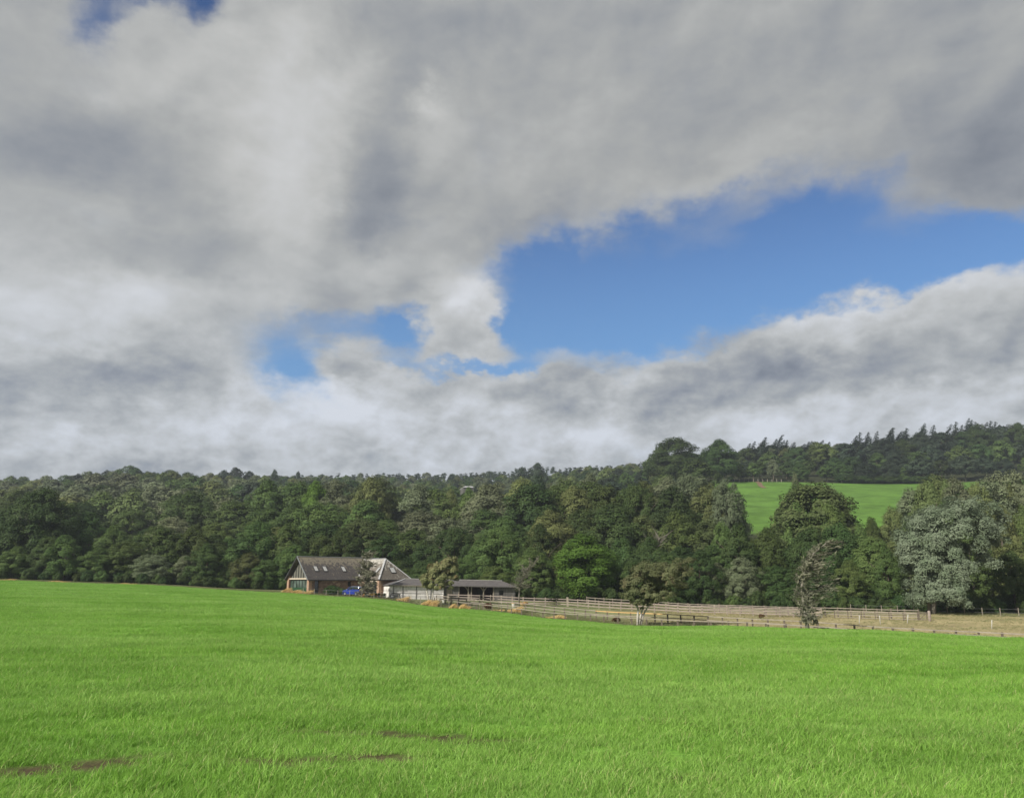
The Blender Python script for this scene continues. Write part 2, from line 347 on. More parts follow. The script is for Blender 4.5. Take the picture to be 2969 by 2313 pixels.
# ------------------------------------------------------------------ ground sheet
def ground_material():
    m, nt, out = mat_base('ground_cover'); L = nt.links
    geo = N_(nt, 'ShaderNodeNewGeometry'); P = geo.outputs['Position']
    at = N_(nt, 'ShaderNodeVertexColor'); at.layer_name = 'cover'
    n1 = noise_(nt, P, .08, 5, .6); n2 = noise_(nt, mapping(nt, P, (.35, 1, 1)), .9, 6, .65); n3 = noise_(nt, P, 9, 4, .6)
    hv = N_(nt, 'ShaderNodeHueSaturation'); L.new(at.outputs[0], hv.inputs['Color'])
    a = N_(nt, 'ShaderNodeMath', operation='MULTIPLY'); L.new(mapr(nt, n1, .36, .64, .78, 1.2), a.inputs[0]); L.new(mapr(nt, n2, .3, .7, .78, 1.2), a.inputs[1])
    b = N_(nt, 'ShaderNodeMath', operation='MULTIPLY'); L.new(a.outputs[0], b.inputs[0]); L.new(mapr(nt, n3, .3, .7, .8, 1.2), b.inputs[1])
    L.new(b.outputs[0], hv.inputs['Value'])
    bs = N_(nt, 'ShaderNodeBsdfPrincipled'); bs.inputs['Roughness'].default_value = .95; bs.inputs['Specular IOR Level'].default_value = .1
    L.new(hv.outputs[0], bs.inputs['Base Color']); L.new(bs.outputs[0], out.inputs[0])
    bu = N_(nt, 'ShaderNodeBump'); bu.inputs['Strength'].default_value = .6; bu.inputs['Distance'].default_value = .08
    L.new(n3, bu.inputs['Height']); L.new(bu.outputs[0], bs.inputs['Normal'])
    return m
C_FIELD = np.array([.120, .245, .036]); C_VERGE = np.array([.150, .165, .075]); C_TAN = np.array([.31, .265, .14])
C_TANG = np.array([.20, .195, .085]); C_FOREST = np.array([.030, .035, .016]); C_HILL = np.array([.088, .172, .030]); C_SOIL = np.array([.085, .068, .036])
def soil_mask(x, y):
    """wheel-worn bare strips in the near field, in metres on the ground"""
    d = np.zeros_like(x)
    for (x0, y0, x1, y1, w, s) in STRIPS:
        dx, dy = x1 - x0, y1 - y0; L2 = dx*dx + dy*dy
        t = np.clip(((x - x0)*dx + (y - y0)*dy) / L2, 0, 1)
        r = np.hypot(x - x0 - t*dx, y - y0 - t*dy)
        d = np.maximum(d, s * np.clip(1.3 - r / w, 0, 1))
    n = np.sin(x*3.1 + 1.7*np.sin(y*2.3)) * np.sin(y*4.1 + 1.3*np.sin(x*1.9)) * .5 + .5
    n2 = np.sin(x*.9 + 2) * .5 + .5
    n3 = np.sin(x*9.7 + 2.1*np.sin(y*7.9)) * np.sin(y*11.3 + 1.9*np.sin(x*8.1)) * .5 + .5
    return np.clip(d * (.22 + n * 1.7 * (.35 + .9*n2)) * (.55 + .9*n3), 0, 1)
def gpt(px, row):
    """where the view ray through a photo pixel meets the ground"""
    u, e = ray(px, row); y = 3.0
    while y < 200 and e*y + EYE > float(ground_np(u*y, y)): y *= 1.01
    return u*y, y
STRIPS = []
for (a, b, c, d, w, s) in ((-60, 2250, 420, 2205, .30, 1.6), (330, 2205, 560, 2200, .22, 1.6), (700, 2218, 1200, 2200, .24, 1.5), (870, 2120, 1300, 2140, .22, 1.0), (1320, 2150, 1480, 2155, .2, 1.0), (1860, 2085, 1960, 2090, .3, .8), (2250, 2110, 2450, 2095, .22, .65), (1900, 2270, 2050, 2255, .16, .8), (2600, 2150, 2700, 2145, .2, .75), (0, 2300, 260, 2290, .2, 1.0)):
    p0 = gpt(a, b); p1 = gpt(c, d); STRIPS.append((*p0, *p1, w, s))
def cover(x, y):
    u = x / np.maximum(y, 3); e = edge_y(u); t = tree_y(u)
    wob = 1.2 * np.sin(x * .31 + y*.2) + .8 * np.sin(x * .9 + 1)
    col = np.tile(C_FIELD, (len(x), 1))
    def blend(c, w): nonlocal col; col = col * (1 - w[:, None]) + c * w[:, None]
    blend(C_VERGE, np.clip((y - e) / .8, 0, 1))
    tan = np.clip((u - UX(1700)) / (UX(2150) - UX(1700)), 0, 1) * np.clip((y - e - 3 - wob) / 4, 0, 1)
    blend(C_TAN, np.clip(tan, 0, 1))
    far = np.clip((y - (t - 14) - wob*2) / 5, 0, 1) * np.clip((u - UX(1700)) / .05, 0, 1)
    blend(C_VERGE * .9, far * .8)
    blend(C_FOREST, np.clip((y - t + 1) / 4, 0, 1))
    hill = (np.clip((y - 286) / 4, 0, 1) * np.clip((449 - y) / 3, 0, 1) * np.clip((u - UX(2030)) / .01, 0, 1) * np.clip((UX(3700) - u) / .01, 0, 1))
    blend(C_HILL, hill)
    blend(C_SOIL, np.clip(soil_mask(x, y) * 1.3, 0, 1))
    return col
ys = np.concatenate([np.arange(-60, 0, 6), np.arange(0, 5, .5), np.arange(5, 20, .25), np.arange(20, 40, .6), np.arange(40, 185, 1.2), np.arange(185, 460, 4), np.arange(460, 1500, 30), np.array([1700, 2200, 3000, 4500, 7000])])
ss = np.linspace(-1, 1, 321)
S, Yg = np.meshgrid(ss, ys); Xg = S * (45 + 1.0 * np.maximum(Yg, 0))
Zg = ground_np(Xg, Yg)
nr, nc = Xg.shape; idx = np.arange(nr*nc).reshape(nr, nc)
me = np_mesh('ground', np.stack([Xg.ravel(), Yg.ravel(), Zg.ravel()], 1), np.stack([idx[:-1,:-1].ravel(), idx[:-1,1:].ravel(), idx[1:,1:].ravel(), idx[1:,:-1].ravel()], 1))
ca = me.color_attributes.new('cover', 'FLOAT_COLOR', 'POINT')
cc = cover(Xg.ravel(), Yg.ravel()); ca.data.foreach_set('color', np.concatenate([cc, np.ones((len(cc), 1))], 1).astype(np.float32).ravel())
me.polygons.foreach_set('use_smooth', [True]*len(me.polygons))
ground = link_mesh('ground', me, ground_material()); tag(ground, kind='structure', label='rolling green farmland sheet with rough verge and wooded hillside')

# ------------------------------------------------------------------ scatter tool for uncountable stuff
def scatter(name, pts, scl, rot, var, sources, label, cat, kind='stuff'):
    me = bpy.data.meshes.new(name); me.vertices.add(len(pts)); me.vertices.foreach_set('co', np.asarray(pts, np.float32).ravel())
    a = me.attributes.new('scl', 'FLOAT_VECTOR', 'POINT'); a.data.foreach_set('vector', np.asarray(scl, np.float32).ravel())
    a = me.attributes.new('rot', 'FLOAT_VECTOR', 'POINT'); a.data.foreach_set('vector', np.asarray(rot, np.float32).ravel())
    a = me.attributes.new('var', 'INT', 'POINT'); a.data.foreach_set('value', np.asarray(var, np.int32))
    o = link_mesh(name, me); tag(o, label, cat, kind=kind)
    co = bpy.data.collections.new(name + '_sources')
    for i, (smesh, smat) in enumerate(sources):
        s = bpy.data.objects.new('%s_%02d' % (name, i), smesh)
        if len(smesh.materials) == 0: smesh.materials.append(smat)
        elif smat: s.material_slots[0].link = 'OBJECT'; s.material_slots[0].material = smat
        co.objects.link(s)
    ng = bpy.data.node_groups.new(name, 'GeometryNodeTree')
    ng.interface.new_socket('Geometry', in_out='INPUT', socket_type='NodeSocketGeometry'); ng.interface.new_socket('Geometry', in_out='OUTPUT', socket_type='NodeSocketGeometry')
    gi = ng.nodes.new('NodeGroupInput'); go = ng.nodes.new('NodeGroupOutput')
    ci = ng.nodes.new('GeometryNodeCollectionInfo'); ci.inputs['Collection'].default_value = co
    ci.inputs['Separate Children'].default_value = True; ci.inputs['Reset Children'].default_value = True
    ip = ng.nodes.new('GeometryNodeInstanceOnPoints'); ip.inputs['Pick Instance'].default_value = True
    def na(nm, dt):
        n = ng.nodes.new('GeometryNodeInputNamedAttribute'); n.data_type = dt; n.inputs['Name'].default_value = nm; return n.outputs[0]
    L = ng.links
    L.new(gi.outputs[0], ip.inputs['Points']); L.new(ci.outputs[0], ip.inputs['Instance']); L.new(na('var', 'INT'), ip.inputs['Instance Index'])
    e2r = ng.nodes.new('FunctionNodeEulerToRotation'); L.new(na('rot', 'FLOAT_VECTOR'), e2r.inputs[0]); L.new(e2r.outputs[0], ip.inputs['Rotation'])
    L.new(na('scl', 'FLOAT_VECTOR'), ip.inputs['Scale']); L.new(ip.outputs[0], go.inputs[0])
    md = o.modifiers.new('scatter', 'NODES'); md.node_group = ng
    return o

# ------------------------------------------------------------------ tree meshes
def quads(c, nrm, size, rng, stretch=1.0, axis=None):
    """irregular leaf faces at c facing nrm"""
    n = len(c); nrm = nrm / np.linalg.norm(nrm, axis=1, keepdims=True)
    r = rng.normal(size=(n, 3)) if axis is None else axis + rng.normal(size=(n, 3)) * .25
    a = np.cross(nrm, r); a /= np.linalg.norm(a, axis=1, keepdims=True) + 1e-9
    if axis is not None: a = np.cross(a, nrm)
    b = np.cross(nrm, a); s = size[:, None]
    k = rng.uniform(.6, 1.1, (4, n, 1))
    V = np.stack([c + a*s*stretch*k[0], c + b*s*.75*k[1], c - a*s*stretch*k[2], c - b*s*.75*k[3]], 1).reshape(-1, 3)
    return V
def quad_mesh(name, V):
    return np_mesh(name, V, np.arange(len(V)).reshape(-1, 4))
def lobes_leaves(lobes, leaf, rng, dens=1.25, wind=(0, 0, 0), squash=.8, fill=.15, stretch=1.0):
    VS = []; LA = np.array(lobes, float); cen = LA[:, :3].mean(0); ext = LA[:, :3].std(0)*1.9 + 1e-3; cen[2] -= ext[2]*.25
    for (cx, cy, cz, r) in lobes:
        n = int(4 * PI * r*r / (leaf*leaf*1.5) * dens); d = rng.normal(size=(n, 3)); d /= np.linalg.norm(d, axis=1, keepdims=True)
        d[:, 2] = np.where(d[:, 2] < -.35, -d[:, 2], d[:, 2])
        rad = r * (1 - np.abs(rng.normal(0, .13, n))) * (1 + .16*np.sin(d[:,0]*7+cx*3)*np.sin(d[:,1]*7+cz*2) + .12*np.sin(d[:,2]*9+cy))
        fl = rng.random(n) < fill; rad = np.where(fl, r * rng.random(n)**.5, rad)
        out = rng.random(n) < .05; rad = np.where(out, r * rng.uniform(1.0, 1.28, n), rad)
        p = d * rad[:, None] * np.array([1, 1, squash]) + np.array([cx, cy, cz])
        p += np.array(wind) * np.clip(rad/r, 0, 1.3)[:, None] * r
        cn = (p - cen)/ext; cn /= np.linalg.norm(cn, axis=1, keepdims=True) + 1e-6
        nn = d*.75 + cn*.75 + rng.normal(0, .33, (n, 3)) + np.array([0, 0, .12])
        VS.append(quads(p, nn, leaf * rng.uniform(.45, 1.0, n), rng, stretch))
    return np.concatenate(VS)
def broad_crown(name, seed, H=20., R=8., base=1.0, nl=120, leaf=.27, top=1.0, wind=.0, prof=.55, lob=(.13, .27)):
    rng = np.random.default_rng(seed); L = []
    skew = rng.uniform(-.1, .1, 4); ph = rng.uniform(0, 6.28, 4)
    for i in range(nl):
        t = (i + rng.random()) / nl; t = t**.85
        a = i * 2.39996 + rng.uniform(-.5, .5)
        pr = math.sin(PI * min(1, .16 + t * .82)) ** prof
        rr = R * pr * (1 + .16*math.sin(2*a + ph[0]) + .12*math.sin(3*a + ph[1] + 4*t) + .1*math.sin(5*t*PI + ph[2]))
        lr = R * rng.uniform(*lob) * (1.0 - .25*t)
        rad = max(0, rr - lr*.7) * rng.uniform(.72, 1.0)
        z = base + lr*.6 + t * (H - base - lr*1.5) + rng.uniform(-.05, .05)*H*(.5 if t > .85 else 1)
        L.append((rad*math.cos(a) + wind*z, rad*math.sin(a), z, lr))
    for i in range(nl // 7):        # inner filling so the wood is dark inside
        t = rng.random(); a = rng.uniform(0, 6.28); rad = R*.45*rng.random()
        L.append((rad*math.cos(a) + wind*H*t, rad*math.sin(a), base + 1.5 + t*(H-base-4), R*.25))
    V = lobes_leaves(L, leaf, rng, wind=(.10, 0, .0), squash=1.0)
    me = quad_mesh(name, V); return me
def trunk_mesh(name, H, r, seed, limbs=6, lean=0.):
    rnd = random.Random(seed); mb = MB()
    pts = [(lean*H*.0, 0, -.6), (0.02*H*lean, 0, H*.15), (rnd.uniform(-.02,.02)*H, rnd.uniform(-.02,.02)*H, H*.45), (rnd.uniform(-.04,.04)*H + lean*H*.5, 0, H*.85)]
    mb.tube(pts, [r*1.35, r, r*.7, r*.15], 8)
    for i in range(limbs):
        t = rnd.uniform(.25, .6); z = H*t; a = rnd.uniform(0, 6.28); l = H*rnd.uniform(.18, .3)
        mb.tube([(0, 0, z), (math.cos(a)*l*.5, math.sin(a)*l*.5, z + l*.4), (math.cos(a)*l, math.sin(a)*l, z + l*.9)], [r*.4, r*.25, r*.08], 5)
    me = bpy.data.meshes.new(name); me.from_pydata(mb.v, [], mb.f); me.polygons.foreach_set('use_smooth', [True]*len(me.polygons)); me.materials.append(BARK); return me
def conifer_crown(name, seed, H=18., R=3.2, sway=.0, dens=1.0, leaf=.42, narrow=1.0):
    rng = np.random.default_rng(seed); VS = []
    nb = int(95*dens)
    for i in range(nb):
        t = (i + rng.random()) / nb; z = 1.5 + t*(H - 1.5); a = rng.uniform(0, 2*PI)
        l = R * (1 - t)**.8 * rng.uniform(.55, 1.1) + .25
        n = max(5, int(l * 12)); s = rng.random(n)
        wx = sway * (t**2) * H
        d = np.array([math.cos(a) + .25, math.sin(a), 0]); d /= np.linalg.norm(d)
        p = np.outer(s * l, d); p[:, 2] += z - s*l*.25 + s*s*l*.28; p[:, 0] += wx
        p += rng.normal(0, .13, p.shape)*(1 + .5*(1-t))
        nn = rng.normal(0, .6, p.shape) + np.array([0, 0, 1])
        VS.append(quads(p, nn, leaf*rng.uniform(.4, 1, n)*(1 - .4*t), rng, 1.3, axis=np.tile(d, (n, 1))))
    return quad_mesh(name, np.concatenate(VS))
def pine_crown(name, seed, H=15.):
    rng = np.random.default_rng(seed); L = []
    for i in range(16):
        t = rng.random(); a = rng.uniform(0, 6.28); r = rng.uniform(.7, 1.5); L.append((2.4*math.cos(a)*rng.random(), 2.4*math.sin(a)*rng.random(), H*(.62 + .36*t), r))
    return quad_mesh(name, lobes_leaves(L, .42, rng, dens=.8, squash=.6, wind=(.2, 0, 0)))

BROAD = [broad_crown('crown', 11+i, H=20, R=r, base=b, nl=n, prof=p, lob=lb, wind=w) for i, (r, b, n, p, lb, w) in enumerate([
    (8.0, .6, 84, .55, (.15, .31), .0), (7.2, 1.0, 74, .65, (.16, .33), .02), (8.6, .4, 92, .50, (.14, .29), .01),
    (6.6, .8, 66, .60, (.18, .34), .03), (7.8, .5, 70, .7, (.17, .35), .02), (8.2, 1.5, 104, .48, (.12, .27), .0)])]
LOWB = [broad_crown('crown', 61+i, H=16, R=6.5, base=3.2, nl=60, leaf=.5, prof=.6, lob=(.16, .30)) for i in range(4)]
TRUNK = [trunk_mesh('trunk', 20, .42, 5+i) for i in range(3)]
TRUNK_F = [trunk_mesh('trunk', 16, .3, 25+i, 3) for i in range(2)]
SHRUB = [broad_crown('crown', 41+i, H=5, R=3.2, base=.1, nl=40, leaf=.20, prof=.5, lob=(.2, .36)) for i in range(3)]
STEM = trunk_mesh('trunk', 4, .1, 77, 4)
CONI = [conifer_crown('crown', 51+i, sway=s, dens=1.5) for i, s in enumerate((.08, .16, .12, .2))]
CONT = trunk_mesh('trunk', 16, .2, 78, 0)
PINE = [pine_crown('crown', 71+i) for i in range(3)]
PINT = trunk_mesh('trunk', 14, .2, 79, 3)

KTXT = {'dark': 'dark green', 'mid': 'mid green', 'olive': 'olive green', 'grey': 'grey green', 'bright': 'bright green', 'silver': 'silvery', 'brown': 'brownish green', 'pine': 'blackish green'}
def where(px, y):
    if px < 60: return 'at far left'
    if px < 240: return 'near left frame edge'
    if px < 420: return 'well left of house'
    if px < 620: return 'midway from frame to house'
    if px < 830: return 'left of glazed gable'
    if px < 1000: return 'above dark slate roof'
    if px < 1180: return 'above hipped house end'
    if px < 1330: return 'above pale stable wall'
    if px < 1500: return 'above open stable bays'
    if px < 1680: return 'behind paddock start'
    if px < 1840: return 'behind forked birch'
    if px < 2020: return 'right of forked birch'
    if px < 2170: return 'left of left pasture gap'
    if px < 2290: return 'by left pasture gap'
    if px < 2520: return 'behind wind-bent conifer'
    if px < 2680: return 'by right pasture gap'
    if px < 2850: return 'behind silvery tree'
    return 'at far right'
NTREE = 0; AUTO = []
def tree(px, y, H, Wd, kind, layer, form='broad', label=None, seed=None, group=None, name='tree', cat='tree', var=None):
    """one tree > crown, trunk; H height, Wd crown width in metres"""
    global NTREE
    NTREE += 1; rnd = random.Random(NTREE*7 + 3 if seed is None else seed)
    x = UX(px) * y; z = gz(x, y) - .1
    lay = {'edge': 'at wood edge', 'front': 'low in wood', 'middle': 'mid wood', 'upper': 'high in wood', 'hill': 'in hilltop wood', 'sky': 'on hilltop skyline'}[layer]
    if label is None:
        ftxt = {'broad': 'broadleaf', 'shrub': 'shrub', 'conifer': 'conifer', 'pine': 'pine', 'low': 'broadleaf'}[form]
        label = KTXT[kind] + ' ' + ftxt + ' ' + lay + ', ' + where(px, y); group = group or (ftxt + 's ' + lay + ' ' + where(px, y))
    if form == 'broad': crown, trunk, h0, r0, tm = BROAD[var if var is not None else rnd.randrange(6)], TRUNK[rnd.randrange(3)], 20., 8., BARK
    elif form == 'low': crown, trunk, h0, r0, tm = LOWB[rnd.randrange(4)], TRUNK_F[rnd.randrange(2)], 16., 6.5, BARK
    elif form == 'shrub': crown, trunk, h0, r0, tm = SHRUB[rnd.randrange(3)], STEM, 5., 3.2, BARK
    elif form == 'conifer': crown, trunk, h0, r0, tm = CONI[rnd.randrange(4)], CONT, 18., 3.2, BARK
    else: crown, trunk, h0, r0, tm = PINE[rnd.randrange(3)], PINT, 15., 3.0, BARK
    nm = {'shrub': 'shrub', 'conifer': 'conifer', 'pine': 'pine_tree'}.get(form, 'broadleaf_tree') if name == 'tree' else name
    e = empty(nm, (x, y, z), 0 if form in ('conifer',) else rnd.uniform(0, 6.28), label, 'shrub' if form == 'shrub' else cat, group)
    if group: AUTO.append((px, e))
    if form in ('broad', 'low') and group: Wd = min(Wd, H*1.18)
    s = H / h0; w = Wd / (2*r0)
    if form == 'conifer': e.rotation_euler.z = rnd.uniform(-.4, .4)
    c = link_mesh('crown', crown, None, e); c.scale = (w, w * rnd.uniform(.9, 1.1), s)
    if len(crown.materials) == 0: crown.materials.append(LEAF['mid'])
    c.material_slots[0].link = 'OBJECT'; c.material_slots[0].material = LEAF[kind]
    t = link_mesh('trunk', trunk, None, e); t.scale = (s, s, s*.95)
    return e

# silhouette of the nearer wood (photo row of the tree tops)
TOPS_PX = [-200, 0, 90, 180, 300, 400, 540, 640, 760, 880, 1030, 1130, 1290, 1400, 1500, 1560, 1640, 1730, 1850, 1950, 2050, 2120, 2150, 2170]
TOPS_R =  [1430, 1425, 1420, 1470, 1460, 1480, 1420, 1440, 1400, 1390, 1362, 1385, 1425, 1415, 1375, 1345, 1370, 1345, 1355, 1352, 1372, 1385, 1420, 1520]
def layer_row(y0, dpx, drow, layer, kinds, jy, seed, pxr=(-120, 3080), wfac=1.25, topf=None, skip=None, form='broad', hcl=(9, 27)):
    rnd = random.Random(seed); px = pxr[0]
    while px < pxr[1]:
        p = px + rnd.uniform(-.3, .3)*dpx; y = y0 + rnd.uniform(-jy, jy)
        if not (skip and skip(p, y)):
            top = topf(p) + drow + rnd.uniform(-14, 22)
            x = UX(p)*y; H = EL(top)*y + EYE - gz(x, y); H = min(max(H, hcl[0]), hcl[1])
            Wd = dpx*wfac*rnd.uniform(.75, 1.35) / (F/math.cos(TH)) * y
            tree(p, y, H, Wd, rnd.choice(kinds), layer, form)
        px += dpx * rnd.uniform(.65, 1.25)
def tops(p): return float(np.interp(p, TOPS_PX, TOPS_R))
# layer C: the tall rank that forms the silhouette of the nearer wood (left and centre)
layer_row(262, 112, 0, 'middle', ['dark','mid','olive','mid','grey','mid'], 8, 1, (-100, 2110), topf=tops, wfac=1.6)
layer_row(230, 118, 58, 'middle', ['mid','dark','olive','mid','grey','dark'], 7, 2, (-110, 2110), topf=tops, wfac=1.55)
layer_row(204, 112, 120, 'front', ['mid','dark','olive','mid','dark'], 5, 3, (-100, 2090), topf=tops, wfac=1.6)
def base_near(p, y0): return tree_y(UX(p)) + y0
for k, (off, hr, dpx, lay, ks, sd) in enumerate(((17, (11, 16), 96, 'front', ['dark','mid','mid','olive'], 4), (6, (6, 10.5), 78, 'edge', ['dark','mid','grey','mid','olive'], 5))):
    rnd = random.Random(sd); px = -120
    while px < 3060:
        p = px + rnd.uniform(-20, 20); y = float(base_near(p, off)) + rnd.uniform(-3, 3)
        H = rnd.uniform(*hr)
        if 1120 < p < 1500 and k == 1: H = min(H, 8.5)
        if not (k == 1 and (2590 < p < 2900 or 1560 < p < 1830)) and not (k == 0 and 1600 < p < 1800):
            kk = rnd.choice(ks); tree(p, y, H, dpx*1.5*rnd.uniform(.9, 1.25)/2390*y, 'dark' if (1780 < p < 2060 or 980 < p < 1350 or 2250 < p < 2460) else kk, lay)
        px += dpx*rnd.uniform(.8, 1.2)
# right part: below the pasture gaps
TR_PX = [2100, 2140, 2230, 2262, 2300, 2440, 2500, 2530, 2570, 2610, 2640, 2700, 2800, 2969, 3100]
TR_R =  [1440, 1540, 1535, 1500, 1400, 1385, 1440, 1500, 1520, 1500, 1440, 1400, 1368, 1370, 1365]
def topr(p): return float(np.interp(p, TR_PX, TR_R))
layer_row(196, 88, 8, 'middle', ['mid','olive','dark','grey'], 6, 6, (2130, 3120), topf=topr, wfac=1.25, hcl=(7, 27))
layer_row(180, 85, 60, 'front', ['mid','dark','mid','olive'], 5, 7, (2110, 3120), topf=topr, wfac=1.4, hcl=(7, 22))
# feature trees
tree(90, 188, 20.5, 17, 'dark', 'front', label='large dark tree with yellowing top at the left frame edge', var=2)
tree(2378, 190, 26.5, 27, 'olive', 'middle', label='big dome shaped tree between the two hill pasture gaps', var=0)
tree(1700, 160, 13.2, 16.0, 'bright', 'edge', label='rounded bright green tree standing out behind the paddock fence', var=4)
tree(2885, 200, 27.5, 20, 'grey', 'middle', label='tall pale green tree in the right corner above the silvery one', var=2)
tree(2075, 222, 26.5, 17, 'olive', 'middle', label='tall olive tree bordering the left hill pasture gap', var=5)
tree(2005, 236, 29.2, 17, 'grey', 'middle', label='pale tree with wind-turned leaves left of the hill pasture', var=0)
tree(1560, 262, 28.5, 13, 'pine', 'middle', label='dark tree rising above the centre of the wood', var=3)
tree(1720, 268, 29.0, 13, 'grey', 'middle', label='pale tree breaking the skyline right of centre', var=1)
tree(1060, 255, 28.0, 15, 'olive', 'middle', label='tall olive tree breaking the skyline above the house', var=4)
tree(905, 262, 25.5, 14, 'bright', 'middle', label='fresh green tree on the skyline above the glazed gable', var=1)
def ftree(px, row, y, wpx, kind, label, var=None, layer='middle'):
    x = UX(px)*y; tree(px, y, EL(row)*y + EYE - gz(x, y), wpx/2390*y, kind, layer, label=label, var=var)
ftree(2120, 1388, 214, 130, 'grey', 'leafy tree whose right side borders the left pasture gap', 5)
ftree(2285, 1450, 200, 110, 'olive', 'shoulder tree on the left flank of the big dome tree', 3)
ftree(2465, 1450, 198, 120, 'olive', 'shoulder tree on the right flank of the big dome tree', 4)
ftree(2330, 1372, 215, 60, 'grey', 'slim pale treetop poking above the left flank of the dome tree', 1)
ftree(2545, 1500, 184, 110, 'mid', 'green tree at the bottom of the right pasture gap', 1)
ftree(2610, 1470, 188, 130, 'olive', 'olive tree rising right of the right pasture gap', 2)
ftree(2670, 1415, 192, 160, 'grey', 'grey green tree behind the top of the silvery tree', 0)
ftree(2715, 1398, 186, 140, 'olive', 'olive tree closing the right side of the right pasture gap', 0)
ftree(2810, 1378, 192, 170, 'grey', 'grey green tree above the silvery one', 4)
ftree(2745, 1378, 200, 190, 'olive', 'tall olive tree hiding the right end of the pasture', 2)
ftree(2960, 1362, 205, 190, 'grey', 'tall grey green tree at the right frame edge', 5)
ftree(3060, 1360, 200, 190, 'olive', 'tall tree cut off by the right frame edge', 4)
ftree(1352, 1409, 276, 90, 'mid', 'tree crown directly under the distant pale roof', 3)
ftree(1395, 1412, 282, 80, 'olive', 'tree crown right of the distant pale roof', 1)
ftree(1300, 1415, 284, 80, 'olive', 'tree crown left of the distant pale roof', 4)
tree(2275, 205, 13.2, 12, 'mid', 'front', label='low green tree under the left hill pasture gap', var=3)
tree(160, 184, 7.5, 10, 'grey', 'edge', form='shrub', label='grey green willow shrub at the left wood edge')
# behind: individual trees up the hill as far as they can be told apart
def hill_skip(p, y): return p > 2020
for i, (y0, dpx) in enumerate(((305, 92), (345, 84), (392, 76), (445, 70))):
    rnd = random.Random(100+i); px = -110
    while px < 2040:
        p = px + rnd.uniform(-18, 18)
        if not 1335 < p < 1400 or y0 > 340:
            y = y0 + rnd.uniform(-12, 12)
            tree(p, y, rnd.uniform(14, 19), dpx*1.5*rnd.uniform(.9, 1.3)/2390*y, rnd.choice(['mid','olive','grey','grey','dark'] if px < 700 else ['dark','mid','olive','dark','pine']), 'upper', 'low')
        px += dpx*rnd.uniform(.8, 1.2)
# hilltop wood on the right
HT_PX = [1900, 2050, 2150, 2300, 2500, 2650, 2800, 2900, 3060]; HT_R = [1318, 1300, 1305, 1300, 1288, 1266, 1246, 1236, 1228]
for i, (y0, dpx, dr) in enumerate(((458, 60, 62), (485, 58, 34), (525, 58, 0))):
    rnd = random.Random(200+i); px = 1905
    while px < 3060:
        p = px + rnd.uniform(-12, 12); y = y0 + rnd.uniform(-8, 8); x = UX(p)*y
        H = (EL(float(np.interp(p, HT_PX, HT_R)) + dr*(1 + .5*max(0, (p-2500)/500)) + rnd.uniform(-8, 10)))*y + EYE - gz(x, y); H = min(max(H, 10), 30)
        tree(p, y, H, dpx*1.55*rnd.uniform(.8, 1.2)/2390*y, rnd.choice(['dark','dark','mid','pine','mid','pine'] if p > 2150 else ['dark','dark','mid']), 'hill', 'low' if rnd.random() < .6 else 'broad')
        px += dpx*rnd.uniform(.8, 1.2)
tree(1972, 440, 31, 37, 'dark', 'hill', label='large wind-shaped dome tree left of the hilltop wood', var=0)
tree(2105, 446, 24, 25, 'dark', 'hill', label='dark dome tree right of the largest hilltop dome', var=1)
for (p, y, H, Wd, k) in ((2205, 451, 11, 9, 'mid'), (2160, 451, 10, 10, 'mid'), (2265, 452, 13, 8, 'grey')):
    tree(p, y, H, Wd, k, 'hill', 'low', label={2205: 'light green tree above the left pasture gate', 2160: 'small green tree at the left corner of the pasture', 2265: 'slender pale birch at the top of the pasture'}[p])
rnd = random.Random(300)
for p, r in [(2170,1300),(2182,1285),(2196,1278),(2215,1275),(2228,1268),(2246,1290),(2262,1272),(2270,1262),(2285,1290),(2300,1275),(2315,1280),(2340,1285),(2360,1280),(2372,1278),(2400,1275),(2425,1280),(2450,1292),(2470,1290),(2508,1262),(2527,1252),(2545,1252),(2572,1248),(2600,1242),(2615,1238),(2640,1250),(2668,1240),(2700,1232),(2712,1226),(2745,1230),(2790,1228),(2820,1222),(2848,1212),(2862,1216),(2880,1222),(2897,1224),(2925,1220),(2940,1222),(2962,1228)]:
    y = 560 + rnd.uniform(-12, 12); x = UX(p)*y; H = min(max(EL(r)*y + EYE - gz(x, y), 13), 26)
    tree(p, y, H, rnd.uniform(11, 16), 'pine', 'sky', 'conifer')
    y2 = y - 14; p2 = p + rnd.uniform(6, 16); x2 = UX(p2)*y2
    tree(p2, y2, min(max(EL(r + rnd.uniform(8, 26))*y2 + EYE - gz(x2, y2), 12), 26), rnd.uniform(12, 17), 'pine', 'sky', 'conifer')
for (p, r, W) in ((345,1347,17),(300,1368,13),(395,1366,13),(205,1374,14),(100,1388,16),(30,1386,14),(480,1372,13),(560,1380,12),(625,1362,14),(660,1354,15),(700,1364,13),(775,1360,8),(845,1366,8),(1515,1352,13),(1560,1340,15)):
    x = UX(p)*600; tree(p, 600, EL(r)*600 + EYE - gz(x, 600), W, 'pine' if p != 345 else 'dark', 'sky', 'low')
# hedge along the top of the pasture
for i in range(14):
    p = 2470 + i*20; tree(p, 449, rnd.uniform(3.5, 5), 10, 'dark', 'hill', 'shrub', label='low dark hedge shrub along the top of the right pasture', group='hedge along the top of the pasture')

